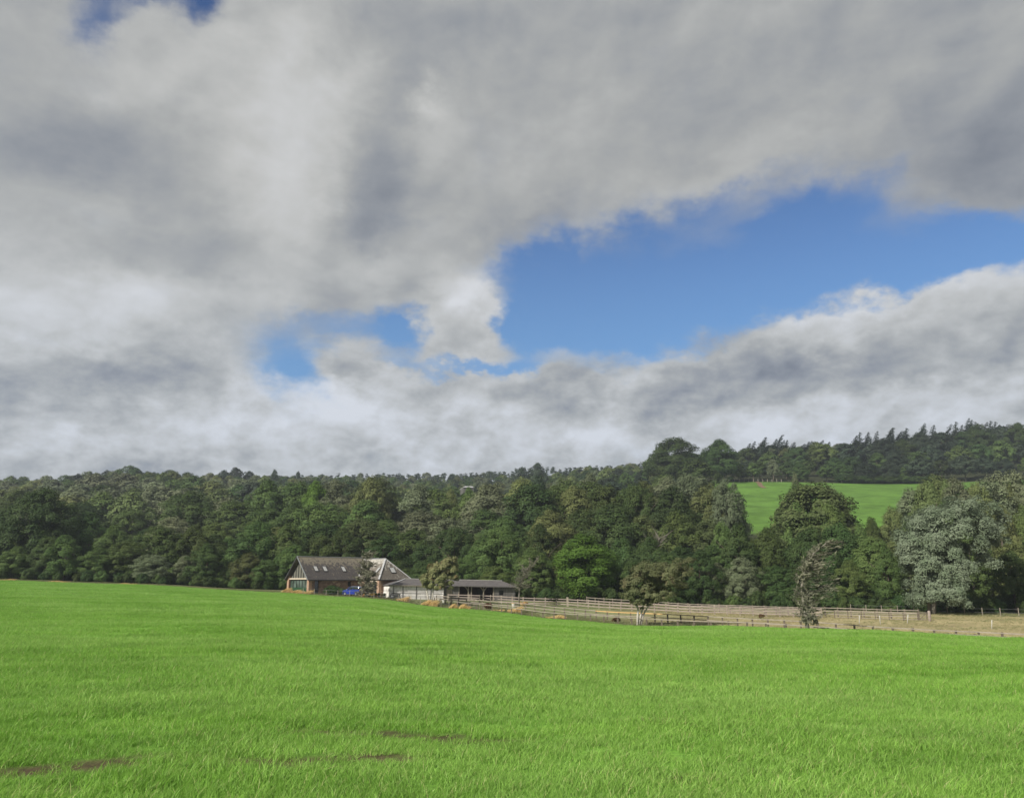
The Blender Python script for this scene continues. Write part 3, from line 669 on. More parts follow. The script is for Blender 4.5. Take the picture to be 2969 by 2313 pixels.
# the far-off wood behind, one mass
def far_wood():
    rng = np.random.default_rng(5); P = []; Sc = []; R = []; Vv = []
    for y in np.arange(478, 900, 26):
        w = 9.5
        for x in np.arange(-.72*y, .72*y, w):
            xx = x + rng.uniform(-4, 4); yy = y + rng.uniform(-10, 10); u = xx/yy
            if u > UX(1880) and yy < 545: continue
            if u > UX(2150) and yy > 640: continue
            if 655 < yy and u < UX(700): continue
            P.append((xx, yy, gz(xx, yy) - .2)); s = rng.uniform(.75, 1.05)*(1.0 if yy < 700 else .9); Sc.append((s*rng.uniform(.9, 1.2), s*rng.uniform(.9, 1.2), s))
            R.append((0, 0, rng.uniform(0, 6.28)))
            Vv.append(rng.integers(0, 6) if yy < 700 or rng.random() < .2 else rng.integers(6, 9))
    src = [(LOWB[0], LEAF['dark']), (LOWB[1], LEAF['mid']), (LOWB[2], LEAF['dark']), (LOWB[3], LEAF['olive']), (LOWB[1], LEAF['pine']), (LOWB[0], LEAF['grey']),
           (PINE[0], LEAF['pine']), (PINE[1], LEAF['pine']), (PINE[2], LEAF['pine'])]
    scatter('far_wood', P, Sc, R, Vv, src, 'far-off dark wood covering the hill along the skyline', 'wood')
for m in LOWB + PINE:
    if len(m.materials) == 0: m.materials.append(LEAF['mid'])
far_wood()
def undergrowth():
    rng = np.random.default_rng(9); P = []; Sc = []; R = []; Vv = []
    for px in np.arange(-250, 3200, 16):
        for k in range(3):
            y = float(tree_y(UX(px))) + rng.uniform(-1.5, 9) + k*5; x = UX(px + rng.uniform(-8, 8))*y
            if 1480 < px < 1900 and k == 0: y += 2
            P.append((x, y, gz(x, y) - .15)); s = rng.uniform(.28, .6)*(1 if k < 2 else 1.2); Sc.append((s, s, s*rng.uniform(.8, 1.3))); R.append((0, 0, rng.uniform(0, 6.28))); Vv.append(rng.integers(0, 3))
    scatter('undergrowth', P, Sc, R, Vv, [(SHRUB[0], LEAF['dark']), (SHRUB[1], LEAF['mid']), (SHRUB[2], LEAF['dark'])], 'tangled dark undergrowth filling the foot of the wood', 'undergrowth')
undergrowth()

# ------------------------------------------------------------------ traced single trees
def blob_tree(name, label, cat, base, y, blobs, leaf, kind, trunks, trunkmat, squash=.9, dens=1.3, wind=(.3, 0, .1), seed=1, depth=.8, sub=7, stretch=1.2):
    """blobs: (px, row, radius px) of foliage masses seen in the photo, spread in depth around y"""
    b = pt(base[0], base[1], y); zb = gz(b.x, b.y); e = empty(name, (b.x, b.y, zb), 0, label, cat)
    rng = np.random.default_rng(seed); L = []; k = y / 2390
    xs = [q[0] for q in blobs]; cxm = (min(xs) + max(xs))/2; half = (max(xs) - min(xs))/2*k + .5
    for (px, row, r) in blobs:
        p = pt(px, row, y); lx = p.x - b.x; rr = r*k
        dmax = math.sqrt(max(0, 1 - ((px - cxm)*k/half)**2))*half*depth
        for s in range(sub):
            L.append((lx + rng.normal(0, .42)*rr, rng.uniform(-dmax, dmax), p.z - zb + rng.normal(0, .38)*rr, rr*rng.uniform(.45, .75)))
    V = lobes_leaves(L, leaf, rng, dens=dens, wind=wind, stretch=stretch, squash=squash)
    link_mesh('crown', quad_mesh('crown', V), LEAF[kind], e)
    for tr in trunks:
        mb = MB(); P = []
        for i, (px, row, dd) in enumerate(tr[0]):
            q = pt(px, row, y); P.append((q.x - b.x, dd, q.z - zb if i else -.3))
        mb.tube(P, tr[1], 7); mb.build('trunk', trunkmat, e, True)
    return e
blob_tree('birch_tree', 'wind-leaning birch with twin white trunks before the pale boarded wall', 'tree', (1247, 1746), 136.5,
    [(1232,1688,17),(1250,1672,22),(1240,1700,14),(1262,1655,20),(1272,1680,20),(1285,1640,18),(1295,1665,20),(1305,1630,15),(1312,1650,16),(1318,1675,10),(1300,1692,12),(1278,1700,12),(1318,1622,8),(1262,1706,9)],
    .19, 'birch', [([(1247,1746,0),(1240,1727,.0),(1236,1710,.1),(1240,1680,.2),(1262,1650,.2)], [.15,.13,.11,.07,.03]), ([(1251,1743,.2),(1254,1722,.2),(1257,1700,.3),(1270,1675,.4),(1290,1645,.3)], [.13,.11,.09,.06,.02])], BIRCHBARK, dens=2.2, wind=(.4, 0, .15), seed=3, sub=8)
blob_tree('birch_tree', 'broad windswept birch with splayed white trunks beside the paddock rails', 'tree', (1852, 1806), 103.5,
    [(1825,1690,20),(1835,1715,18),(1850,1670,26),(1870,1695,28),(1860,1725,18),(1880,1655,24),(1900,1675,28),(1905,1705,26),(1890,1730,16),(1925,1650,22),(1935,1690,26),(1930,1722,14),(1955,1640,18),(1965,1670,22),(1975,1700,16),(1985,1632,14),(1990,1655,14),(2003,1625,8),(1838,1745,12),(1816,1732,15),(1812,1705,12),(1852,1748,13),(1885,1748,14),(1912,1740,13),(1870,1640,14),(1850,1650,16)],
    .12, 'birchdark', [([(1848,1804,0),(1849,1785,.0),(1850,1765,.0),(1836,1742,-.2),(1826,1712,-.3)], [.16,.14,.12,.07,.03]), ([(1852,1806,.1),(1858,1785,.1),(1864,1762,.1),(1870,1730,.2),(1880,1690,.2)], [.15,.13,.11,.07,.03]),
     ([(1857,1804,.2),(1866,1782,.2),(1880,1758,.3),(1900,1740,.3),(1930,1700,.3)], [.13,.11,.09,.06,.02]), ([(1850,1765,0),(1848,1750,0),(1840,1738,.4),(1838,1700,.4)], [.09,.07,.05,.02])], BIRCHBARK, dens=1.3, wind=(.45, 0, .12), seed=4, sub=9)
blob_tree('silver_tree', 'tall silvery willow leaning at the wood edge near the hurdle end', 'tree', (2700, 1776), 128,
    [(2640,1560,34),(2665,1530,36),(2700,1510,36),(2740,1492,34),(2775,1485,34),(2815,1480,30),(2855,1475,26),(2880,1500,24),(2640,1610,34),(2680,1585,38),(2725,1560,38),(2765,1540,36),(2810,1530,34),(2850,1540,28),(2650,1660,36),(2690,1640,38),(2735,1620,36),(2775,1600,34),(2820,1590,32),(2660,1710,34),(2700,1690,36),(2745,1670,32),(2780,1650,28),(2830,1640,24),(2890,1530,24),(2870,1570,26),(2850,1620,24),(2620,1585,26),(2630,1635,26),(2690,1745,30),(2725,1735,30),(2750,1705,24),(2650,1745,22),(2740,1750,20)],
    .16, 'silver', [([(2705,1776,0),(2708,1720,0),(2720,1650,.3),(2760,1560,.4),(2800,1500,.3)], [.4,.35,.28,.16,.05]), ([(2700,1776,.3),(2690,1700,.4),(2670,1620,.5),(2665,1560,.3)], [.3,.25,.15,.05])], GREYBARK, squash=1.25, dens=1.25, wind=(.15, 0, .0), seed=5, depth=.6, sub=8)

def needle_tree(name, label, y, spine, branches, kind, barkmat, seed, leaf=.2, trunk_r=.14, dens=1.0, skirt=None, droop=-.05, thick=.02):
    """a spiky tree: spine in photo pixels; branches = list of (t0, t1, count, left px, right px, up px)"""
    rng = np.random.default_rng(seed); rnd = random.Random(seed); k = y/2390
    b = pt(spine[0][0], spine[0][1], y); zb = gz(b.x, b.y); e = empty(name, (b.x, b.y, zb), 0, label, 'tree')
    S_ = [pt(a, c, y) for a, c in spine]; S_ = [Vector((p.x - b.x, 0, p.z - zb)) for p in S_]; S_[0].z = -.2
    tb = MB(); n = len(S_); tb.tube(S_, [trunk_r*(1 - .85*i/(n-1)) for i in range(n)], 7); tb.build('trunk', barkmat, e, True)
    br = MB(); VS = []
    def at(t): f = t*(n-1); i = min(int(f), n-2); return S_[i].lerp(S_[i+1], f - i)
    for (t0, t1, cnt, lf, rt, up) in branches:
        for i in range(cnt):
            t = rnd.uniform(t0, t1); p = at(t); a = rnd.uniform(0, 2*PI); ca = math.cos(a)
            l = (rt if ca > 0 else lf)*k*rnd.uniform(.5, 1.05); dl = .75*(lf + rt)/2*k*math.sin(a)*rnd.uniform(.5, 1)
            q = p + Vector((ca*l, dl, up*k*rnd.uniform(.3, 1.2)))
            mid = p.lerp(q, .5) + Vector((0, 0, droop*l + rnd.uniform(-.1, .1)))
            br.tube([p, mid, q], [thick, thick*.65, thick*.2], 4)
            ln = (q - p).length; m = max(4, int(ln*11*dens)); s = rng.random(m)
            P0 = np.array(p)[None]*((1-s)**2)[:, None] + 2*np.array(mid)[None]*(s*(1-s))[:, None] + np.array(q)[None]*(s**2)[:, None]
            P0 = P0 + rng.normal(0, .10, P0.shape); d = np.array((q - p).normalized())
            VS.append(quads(P0, rng.normal(0, .7, P0.shape) + np.array([0, 0, .8]), leaf*rng.uniform(.4, 1.1, m), rng, 2.6, axis=np.tile(d + np.array([.45, 0, .12]), (m, 1))))
    if skirt:
        L = []
        for (px, row, r) in skirt:
            p = pt(px, row, y)
            for s in range(5): L.append((p.x - b.x + rng.normal(0, .3)*r*k, rng.normal(0, .3)*r*k, p.z - zb + rng.normal(0, .3)*r*k, r*k*.6))
        VS.append(lobes_leaves(L, leaf*.9, rng, dens=.9, wind=(.2, 0, 0)))
    br.build('branch', barkmat, e)['kind'] = 'stuff'
    link_mesh('crown', quad_mesh('crown', np.concatenate(VS)), LEAF[kind], e)
    return e
needle_tree('conifer', 'wind-bent grey brown conifer leaning right at the field edge', 84, [(2342,1814),(2338,1790),(2330,1750),(2325,1700),(2335,1650),(2358,1605),(2395,1575),(2412,1572)],
    [(.12,.35,30,40,70,14),(.3,.6,62,26,112,16),(.55,.8,50,12,84,14),(.78,1,24,6,40,4),(.2,.34,7,58,20,30)], 'needle', GREYBARK, 11, leaf=.12, trunk_r=.22, skirt=[(2335,1800,16),(2350,1790,18),(2338,1765,20),(2345,1740,20),(2330,1720,20),(2365,1806,12)], thick=.022)
needle_tree('conifer', 'ragged grey green conifer in front of the house roof valley', 143.5, [(1064,1724),(1065,1700),(1062,1670),(1060,1640),(1066,1615),(1072,1594)],
    [(.05,.35,40,38,36,8),(.3,.6,36,38,44,12),(.55,.85,26,26,32,14),(.8,1,8,8,8,8)], 'needle', GREYBARK, 12, leaf=.17, trunk_r=.14, skirt=[(1062,1705,16),(1070,1712,14),(1060,1660,15),(1078,1664,14),(1050,1642,11),(1068,1632,12),(1085,1690,12),(1040,1680,10)])
needle_tree('sparse_tree', 'thin half-bare tree with raking twigs at the stable end', 136, [(1505,1752),(1505,1725),(1507,1700),(1514,1675),(1528,1650),(1552,1634)],
    [(.35,.6,30,32,45,18),(.5,.8,34,26,36,26),(.7,1,18,12,24,26),(.3,.5,14,22,44,4)], 'needle', GREYBARK, 13, leaf=.09, trunk_r=.13, dens=.8, thick=.035)
needle_tree('bare_tree', 'leafless grey tree in the wood right of the bright tree', 172, [(1905,1640),(1900,1615),(1905,1580),(1912,1560)],
    [(.2,.6,20,45,45,40),(.5,1,26,35,45,35)], 'brown', GREYBARK, 14, leaf=.12, trunk_r=.25, dens=.25, thick=.09)

# ------------------------------------------------------------------ building materials
def stone_mat():
    m, nt, out = mat_base('rubble_stone'); L = nt.links; tc = N_(nt, 'ShaderNodeTexCoord').outputs['Object']
    mp = mapping(nt, tc, (1.3, 1.3, 2.3)); v = N_(nt, 'ShaderNodeTexVoronoi'); L.new(mp, v.inputs['Vector']); v.inputs['Scale'].default_value = 1.0
    sep = N_(nt, 'ShaderNodeSeparateColor'); L.new(v.outputs['Color'], sep.inputs[0])
    r = N_(nt, 'ShaderNodeValToRGB'); L.new(sep.outputs[0], r.inputs[0]); cr = r.color_ramp; cr.interpolation = 'CONSTANT'
    cr.elements[0].color = (.13,.068,.045,1); cr.elements[1].position = .3; cr.elements[1].color = (.20,.115,.078,1)
    for p, c in ((.5, (.27,.18,.12,1)), (.7, (.16,.085,.058,1)), (.82, (.42,.30,.20,1)), (.93, (.10,.065,.05,1))): cr.elements.new(p).color = c
    v2 = N_(nt, 'ShaderNodeTexVoronoi', feature='DISTANCE_TO_EDGE'); L.new(mp, v2.inputs['Vector'])
    col = mixrgb(nt, mapr(nt, v2.outputs[0], .02, .07, 1, 0), r.outputs[0], (.26,.21,.16))
    col = mixrgb(nt, mapr(nt, noise_(nt, tc, 5, 5), .4, .7), col, (.17,.11,.08))
    b = N_(nt, 'ShaderNodeBsdfPrincipled'); b.inputs['Roughness'].default_value = .9; L.new(col, b.inputs['Base Color']); L.new(b.outputs[0], out.inputs[0])
    bu = N_(nt, 'ShaderNodeBump'); bu.inputs['Strength'].default_value = .8; bu.inputs['Distance'].default_value = .06; L.new(v2.outputs[0], bu.inputs['Height']); L.new(bu.outputs[0], b.inputs['Normal'])
    return m
def slate_mat(name, dark, mid, lich, lichlo, streak):
    """streak = local direction axis that runs down the slope is z; lichen grows in downward runs"""
    m, nt, out = mat_base(name); L = nt.links; tc = N_(nt, 'ShaderNodeTexCoord').outputs['Object']
    a = noise_(nt, mapping(nt, tc, (1.7, 1.7 if streak else 1.7, .28)), 1.3, 6, .65); f = noise_(nt, tc, 9, 4, .6)
    bk = N_(nt, 'ShaderNodeTexBrick'); L.new(mapping(nt, tc, (1, 1, 1), (PI/2, 0, 0)), bk.inputs['Vector'])
    bk.inputs['Scale'].default_value = 3.2; bk.inputs['Color1'].default_value = (*dark, 1); bk.inputs['Color2'].default_value = (*mid, 1); bk.inputs['Mortar'].default_value = tuple(c*.5 for c in dark) + (1,)
    bk.inputs['Mortar Size'].default_value = .012; bk.inputs['Row Height'].default_value = .4; bk.inputs['Brick Width'].default_value = .6
    sp = N_(nt, 'ShaderNodeSeparateXYZ'); L.new(tc, sp.inputs[0])
    hi = mapr(nt, sp.outputs[2], 4.0, 6.2, -.10, .16)                 # moss is thickest by the ridge
    ad = N_(nt, 'ShaderNodeMath', operation='ADD'); L.new(a, ad.inputs[0]); L.new(hi, ad.inputs[1])
    col = mixrgb(nt, mapr(nt, ad.outputs[0], lichlo, lichlo + .14, 0, .85), bk.outputs[0], lich)
    col = mixrgb(nt, mapr(nt, f, .5, .75, 0, .5), col, tuple(c*1.5 for c in mid))
    b = N_(nt, 'ShaderNodeBsdfPrincipled'); b.inputs['Roughness'].default_value = .75; L.new(col, b.inputs['Base Color']); L.new(b.outputs[0], out.inputs[0])
    bu = N_(nt, 'ShaderNodeBump'); bu.inputs['Strength'].default_value = .4; bu.inputs['Distance'].default_value = .03; L.new(bk.outputs[1], bu.inputs['Height']); bu.invert = True; L.new(bu.outputs[0], b.inputs['Normal'])
    return m
def board_mat(name, c1, c2, c3, vertical=False, pitch=.18):
    m, nt, out = mat_base(name); L = nt.links; tc = N_(nt, 'ShaderNodeTexCoord').outputs['Object']
    st = (2.5, 2.5, .35) if vertical else (.35, .35, 5)
    n = noise_(nt, mapping(nt, tc, st), 2.2, 6, .65); n2 = noise_(nt, tc, 1.3, 4, .6)
    sp = N_(nt, 'ShaderNodeSeparateXYZ'); L.new(tc, sp.inputs[0])
    dv = N_(nt, 'ShaderNodeMath', operation='DIVIDE'); L.new(sp.outputs[0 if vertical else 2], dv.inputs[0]); dv.inputs[1].default_value = pitch
    fr = N_(nt, 'ShaderNodeMath', operation='FRACT'); L.new(dv.outputs[0], fr.inputs[0])
    fl = N_(nt, 'ShaderNodeMath', operation='FLOOR'); L.new(dv.outputs[0], fl.inputs[0])
    wn = N_(nt, 'ShaderNodeTexWhiteNoise', noise_dimensions='1D'); L.new(fl.outputs[0], wn.inputs['W'])
    col = mixrgb(nt, mapr(nt, n, .35, .65), c1, c2); col = mixrgb(nt, mapr(nt, n2, .5, .68, 0, .7), col, c3)
    hv = N_(nt, 'ShaderNodeHueSaturation'); L.new(col, hv.inputs['Color']); L.new(mapr(nt, wn.outputs[0], 0, 1, .75, 1.2), hv.inputs['Value'])
    col = mixrgb(nt, mapr(nt, fr.outputs[0], .0, .12, .75, 0), hv.outputs[0], (.03,.028,.025))
    b = N_(nt, 'ShaderNodeBsdfPrincipled'); b.inputs['Roughness'].default_value = .85; L.new(col, b.inputs['Base Color']); L.new(b.outputs[0], out.inputs[0])
    return m
STONE = stone_mat()
SLATE = slate_mat('slate_dark', (.040,.035,.034), (.068,.058,.052), (.19,.165,.115), .47, True)
SLATEP = slate_mat('slate_lichened', (.085,.074,.060), (.135,.115,.090), (.42,.40,.35), .46, True)
LEAD = simple_mat('lead_flashing', (.42,.42,.42), (.32,.32,.32), 3, .6)
SAND = simple_mat('sandstone', (.38,.27,.19), (.30,.18,.12), 2, .85, bump=.3)
SANDR = simple_mat('red_sandstone', (.34,.17,.10), (.26,.12,.07), 3, .85, bump=.3)
GLASSD = simple_mat('dark_glass', (.015,.018,.02), (.03,.035,.035), 1, .06, spec=.9)
GLASSG = simple_mat('gable_glass', (.03,.05,.035), (.12,.16,.14), .8, .08, spec=.8)  # green and pale patches paint reflections into the pane colour
GLASSP = simple_mat('skylight_glass', (.40,.40,.38), (.32,.32,.31), 3, .25, spec=.8)
FRAME = simple_mat('dark_frame', (.03,.03,.03), (.05,.05,.05), 5, .6)
GREENP = simple_mat('green_panel', (.015,.045,.02), (.02,.07,.03), 3, .5)
OAK = simple_mat('weathered_oak', (.30,.26,.20), (.22,.19,.15), 2, .85, (1,1,.2))
CREAM = simple_mat('cream_beam', (.55,.48,.38), (.48,.40,.30), 2, .8)
SLAT = board_mat('larch_slats', (.10,.10,.08), (.15,.145,.115), (.07,.068,.055), True, .35)
BOARD = board_mat('bleached_boards', (.80,.77,.74), (.58,.55,.52), (.33,.30,.27), False, .30)
BOARDD = board_mat('grey_boards', (.15,.14,.13), (.10,.095,.09), (.19,.175,.155), True, .22)
FELT = simple_mat('roof_felt', (.085,.078,.078), (.12,.11,.105), 1.5, .85)
INSIDE = simple_mat('dark_boards', (.055,.035,.028), (.035,.025,.02), 3, .9)
RAIL = simple_mat('fence_rail', (.32,.285,.225), (.21,.185,.15), 1.2, .85, (1,1,3))
RAILP = simple_mat('pinkish_rail', (.33,.275,.235), (.23,.19,.165), 1.2, .85, (1,1,3))
POST = simple_mat('fence_post', (.17,.14,.105), (.11,.092,.07), 3, .9)
ORANGE = simple_mat('new_timber', (.62,.40,.17), (.52,.34,.15), 2, .8)
WHITE = simple_mat('white_plastic', (.55,.54,.50), (.45,.44,.40), 5, .5)
BLACK = simple_mat('black_rubber', (.02,.02,.02), (.035,.035,.035), 6, .7)
YELLOW = simple_mat('yellow_paint', (.65,.38,.05), (.60,.33,.05), 6, .5)
TERRA = simple_mat('terracotta', (.45,.18,.08), (.38,.14,.07), 6, .8)
GALV = simple_mat('grey_metal', (.35,.36,.37), (.28,.29,.30), 6, .4, metallic=.6)

# ------------------------------------------------------------------ the stone house
def house():
    W, LM, RID, EV = 8.4, 17.2, 6.27, 2.33; HX0, HX1, T, WR = 10.4, 17.2, 7.13, 5.92
    bx, by = UX(896)*150, 150.0; bz = EYE - 1.53
    h = empty('house', (bx, by, bz), math.radians(42), 'stone house with dark slate roof, glazed gable and hipped wing', 'house')
    lo = -1.2; MX = (HX0 + HX1)/2
    # walls (front wall in pieces round door and window), 0.5 m thick
    w = MB()
    w.box(.55, 1.15, 0, .5, lo, EV); w.box(2.05, 8.05, 0, .5, lo, EV); w.box(8.75, HX0, 0, .5, lo, EV)
    w.box(1.15, 2.05, 0, .5, 2.1, EV); w.box(8.05, 8.75, 0, .5, lo, .95); w.box(8.05, 8.75, 0, .5, 1.85, EV)
    w.box(.55, LM, W-.5, W, lo, EV); w.prism([(.5, lo), (W-.5, lo), (W-.5, EV), (W/2, RID-.45), (.5, EV)], LM-.5, LM, 'x')
    # wing: wall towards the gable side with a wide opening, end wall
    w.box(HX0, HX0+.45, -2.2, 0, lo, EV); w.box(HX0, HX0+.45, -T+.75, -2.2, 2.0, EV); w.box(HX0+.45, HX1, -T, -T+.45, lo, EV); w.box(HX1-.45, HX1, -T+.45, 0, lo, EV)
    w.build('wall', STONE, h)
    q = MB(); q.box(HX0-.03, HX0+.47, -T-.03, -T+.75, lo, EV-.02); q.build('corner_pillar', SAND, h)
    q = MB(); q.box(HX0-.02, HX0+.4, -T+.75, -2.2, 1.78, 2.0); q.build('lintel', CREAM, h)
    g = MB(); g.box(HX0+.25, HX0+.29, -T+.75, -2.2, lo, 1.78); go = g.build('window', GLASSD, h)
    m = MB()
    for yy in (-T+.8, -T+1.9, -T+3.0, -T+4.0, -2.28): m.box(HX0+.17, HX0+.25, yy-.04, yy+.04, lo, 1.78)
    m.build('frame', FRAME, go)
    # gable end: pillars, beam, glazing, slatted apex
    for (y0, y1, mt) in ((-.05, .62, SAND), (W-.62, W+.05, SAND)):
        q = MB(); q.prism([(y0, lo), (y1, lo), (y1, EV-.05 + (.62*.9 if y0 < 1 else 0)), (y0, EV-.05 + (0 if y0 < 1 else .62*.9))], -.08, .55, 'x'); q.build('pillar', mt, h)
    for y0, y1 in ((.62, .70), (W-.70, W-.62)):
        q = MB(); q.box(-.06, .4, y0, y1, lo, EV); q.build('pillar_quoin', SANDR, h)
    q = MB(); q.box(-.02, .3, .70, W-.70, EV-.12, EV+.12); q.build('beam', CREAM, h)
    g = MB(); g.box(.30, .34, .70, W-.70, .75, EV-.12); go = g.build('window', GLASSG, h)
    m = MB()
    for k in range(7):
        yy = .74 + k*(W-1.48)/6; m.box(.22, .30, yy-.04, yy+.04, .75, EV-.12)
    m.build('frame', FRAME, go)
    q = MB(); q.box(.28, .36, .70, W-.70, lo, .75); q.build('lower_panel', GREENP, h)
    q = MB(); q.prism([(.75, EV+.12), (W-.75, EV+.12), (W/2, RID-.55)], .30, .36, 'x'); q.build('gable_boarding', SLAT, h)
    m = MB()
    for k in range(1, 7):
        yy = .75 + k*(W-1.5)/7; zt = RID-.55 - abs(yy - W/2)*(RID-.55-EV)/(W/2-.75)
        m.box(.20, .30, yy-.06, yy+.06, EV+.12, zt+.1)
    m.build('gable_stud', FRAME, h)
    # roof of the main range
    ov, s = .3, (RID-EV)/(W/2); ze = EV - ov*s + .12; rz = RID + .12
    r = MB(); r.slab([(-.45, -ov, ze), (LM+.1, -ov, ze), (LM+.1, W/2, rz), (-.45, W/2, rz)], .14); r1 = r.build('roof', SLATE, h)
    r = MB(); r.slab([(-.45, W+ov, ze), (LM+.1, W+ov, ze), (LM+.1, W/2, rz), (-.45, W/2, rz)], .14); r.build('roof', SLATE, h)
    wz = WR + .16; ws = (WR-EV)/((HX1-HX0)/2); o2 = .3; we = EV - o2*ws + .16; hw = (HX1-HX0)/2; ya = -T + hw; yb = W/2*(WR-EV)/(RID-EV) + .25
    r = MB(); r.slab([(HX0-o2, -T-o2, we), (HX0-o2, -.27, we), (MX, yb, wz), (MX, ya, wz)], .14); r.build('wing_roof', SLATEP, h)
    r = MB(); r.slab([(HX1+o2, -T-o2, we), (HX1+o2, -.27, we), (MX, yb, wz), (MX, ya, wz)], .14); r.build('wing_roof', SLATEP, h)
    r = MB(); r.slab([(HX0-o2, -T-o2, we), (HX1+o2, -T-o2, we), (MX, ya, wz)], .14); r.build('hip_end', SLATEP, h)
    def ridge(p0, p1, wdt=.26, hh=.12): 
        r = MB(); r.beam(p0, p1, wdt, hh); r.build('ridge_capping', LEAD, h)
    ridge((-.5, W/2, rz+.03), (LM+.1, W/2, rz+.03)); ridge((MX, ya, wz+.03), (MX, yb, wz+.03))
    ridge((HX0-o2, -T-o2, we+.05), (MX, ya, wz+.04), .30); ridge((HX1+o2, -T-o2, we+.05), (MX, ya, wz+.04)); ridge((HX0-o2+.02, -.3, we+.06), (MX, yb-.1, wz+.02), .30, .08)
    for sgn in (0, 1):
        r = MB(); y0 = -ov if sgn == 0 else W+ov; r.beam((-.5, y0, ze-.06), (-.5, W/2, rz-.06), .06, .26); r.build('barge_board', FRAME if sgn else GALV, h)
    g = MB(); g.tube([(-.4, -ov-.07, ze-.1), (HX0-.4, -ov-.07, ze-.1)], [.075, .075], 6); g.build('gutter', FRAME, h)
    g = MB(); g.tube([(HX0-.3, -T-o2-.07, we-.1), (HX1+.3, -T-o2-.07, we-.1)], [.075, .075], 6); g.build('gutter', FRAME, h)
    # skylights, placed on their slopes
    def sky(p, along, upv, wdt=.62, ln=1.2):
        along = Vector(along).normalized(); upv = Vector(upv).normalized(); n = along.cross(upv)
        if n.z < 0: n = -n
        p = Vector(p)
        def plate(w2, l2, t0, t1):
            c = [p + along*a*w2/2 + upv*b*l2/2 for a, b in ((-1,-1),(1,-1),(1,1),(-1,1))]
            return [v + n*t1 for v in c], t1 - t0
        c, t = plate(wdt+.24, ln+.24, 0, .10); m_ = MB(); m_.slab(c, t); o = m_.build('skylight', FRAME, h)
        c, t = plate(wdt, ln, .10, .13); m_ = MB(); m_.slab(c, .03); m_.build('pane', GLASSP, o)
    up1 = (0, 1, s)
    for x in (2.15, 4.05, 8.0): sky((x, 1.75, ze + (1.75+ov)*s), (1, 0, 0), up1)
    sky((HX0+1.35, -T+2.6, we + (1.35+o2)*ws), (0, 1, 0), (1, 0, ws)); sky((MX+.3, -T+1.3, we + (1.3+o2)*ws), (1, 0, 0), (0, 1, ws), .9, 1.2)
    # door and small window
    d = MB(); d.box(1.15, 2.05, .28, .34, lo, 2.1); do = d.build('door', FRAME, h)
    d = MB(); d.box(1.3, 1.9, .255, .28, .3, 1.9); d.build('pane', GLASSD, do)
    d = MB(); d.box(8.05, 8.75, .26, .3, .95, 1.85); do = d.build('window', GLASSD, h); d = MB(); d.box(8.05, 8.75, .22, .26, 1.37, 1.43); d.box(8.37, 8.43, .21, .26, .95, 1.85); d.build('frame', FRAME, do)
    return h
house()

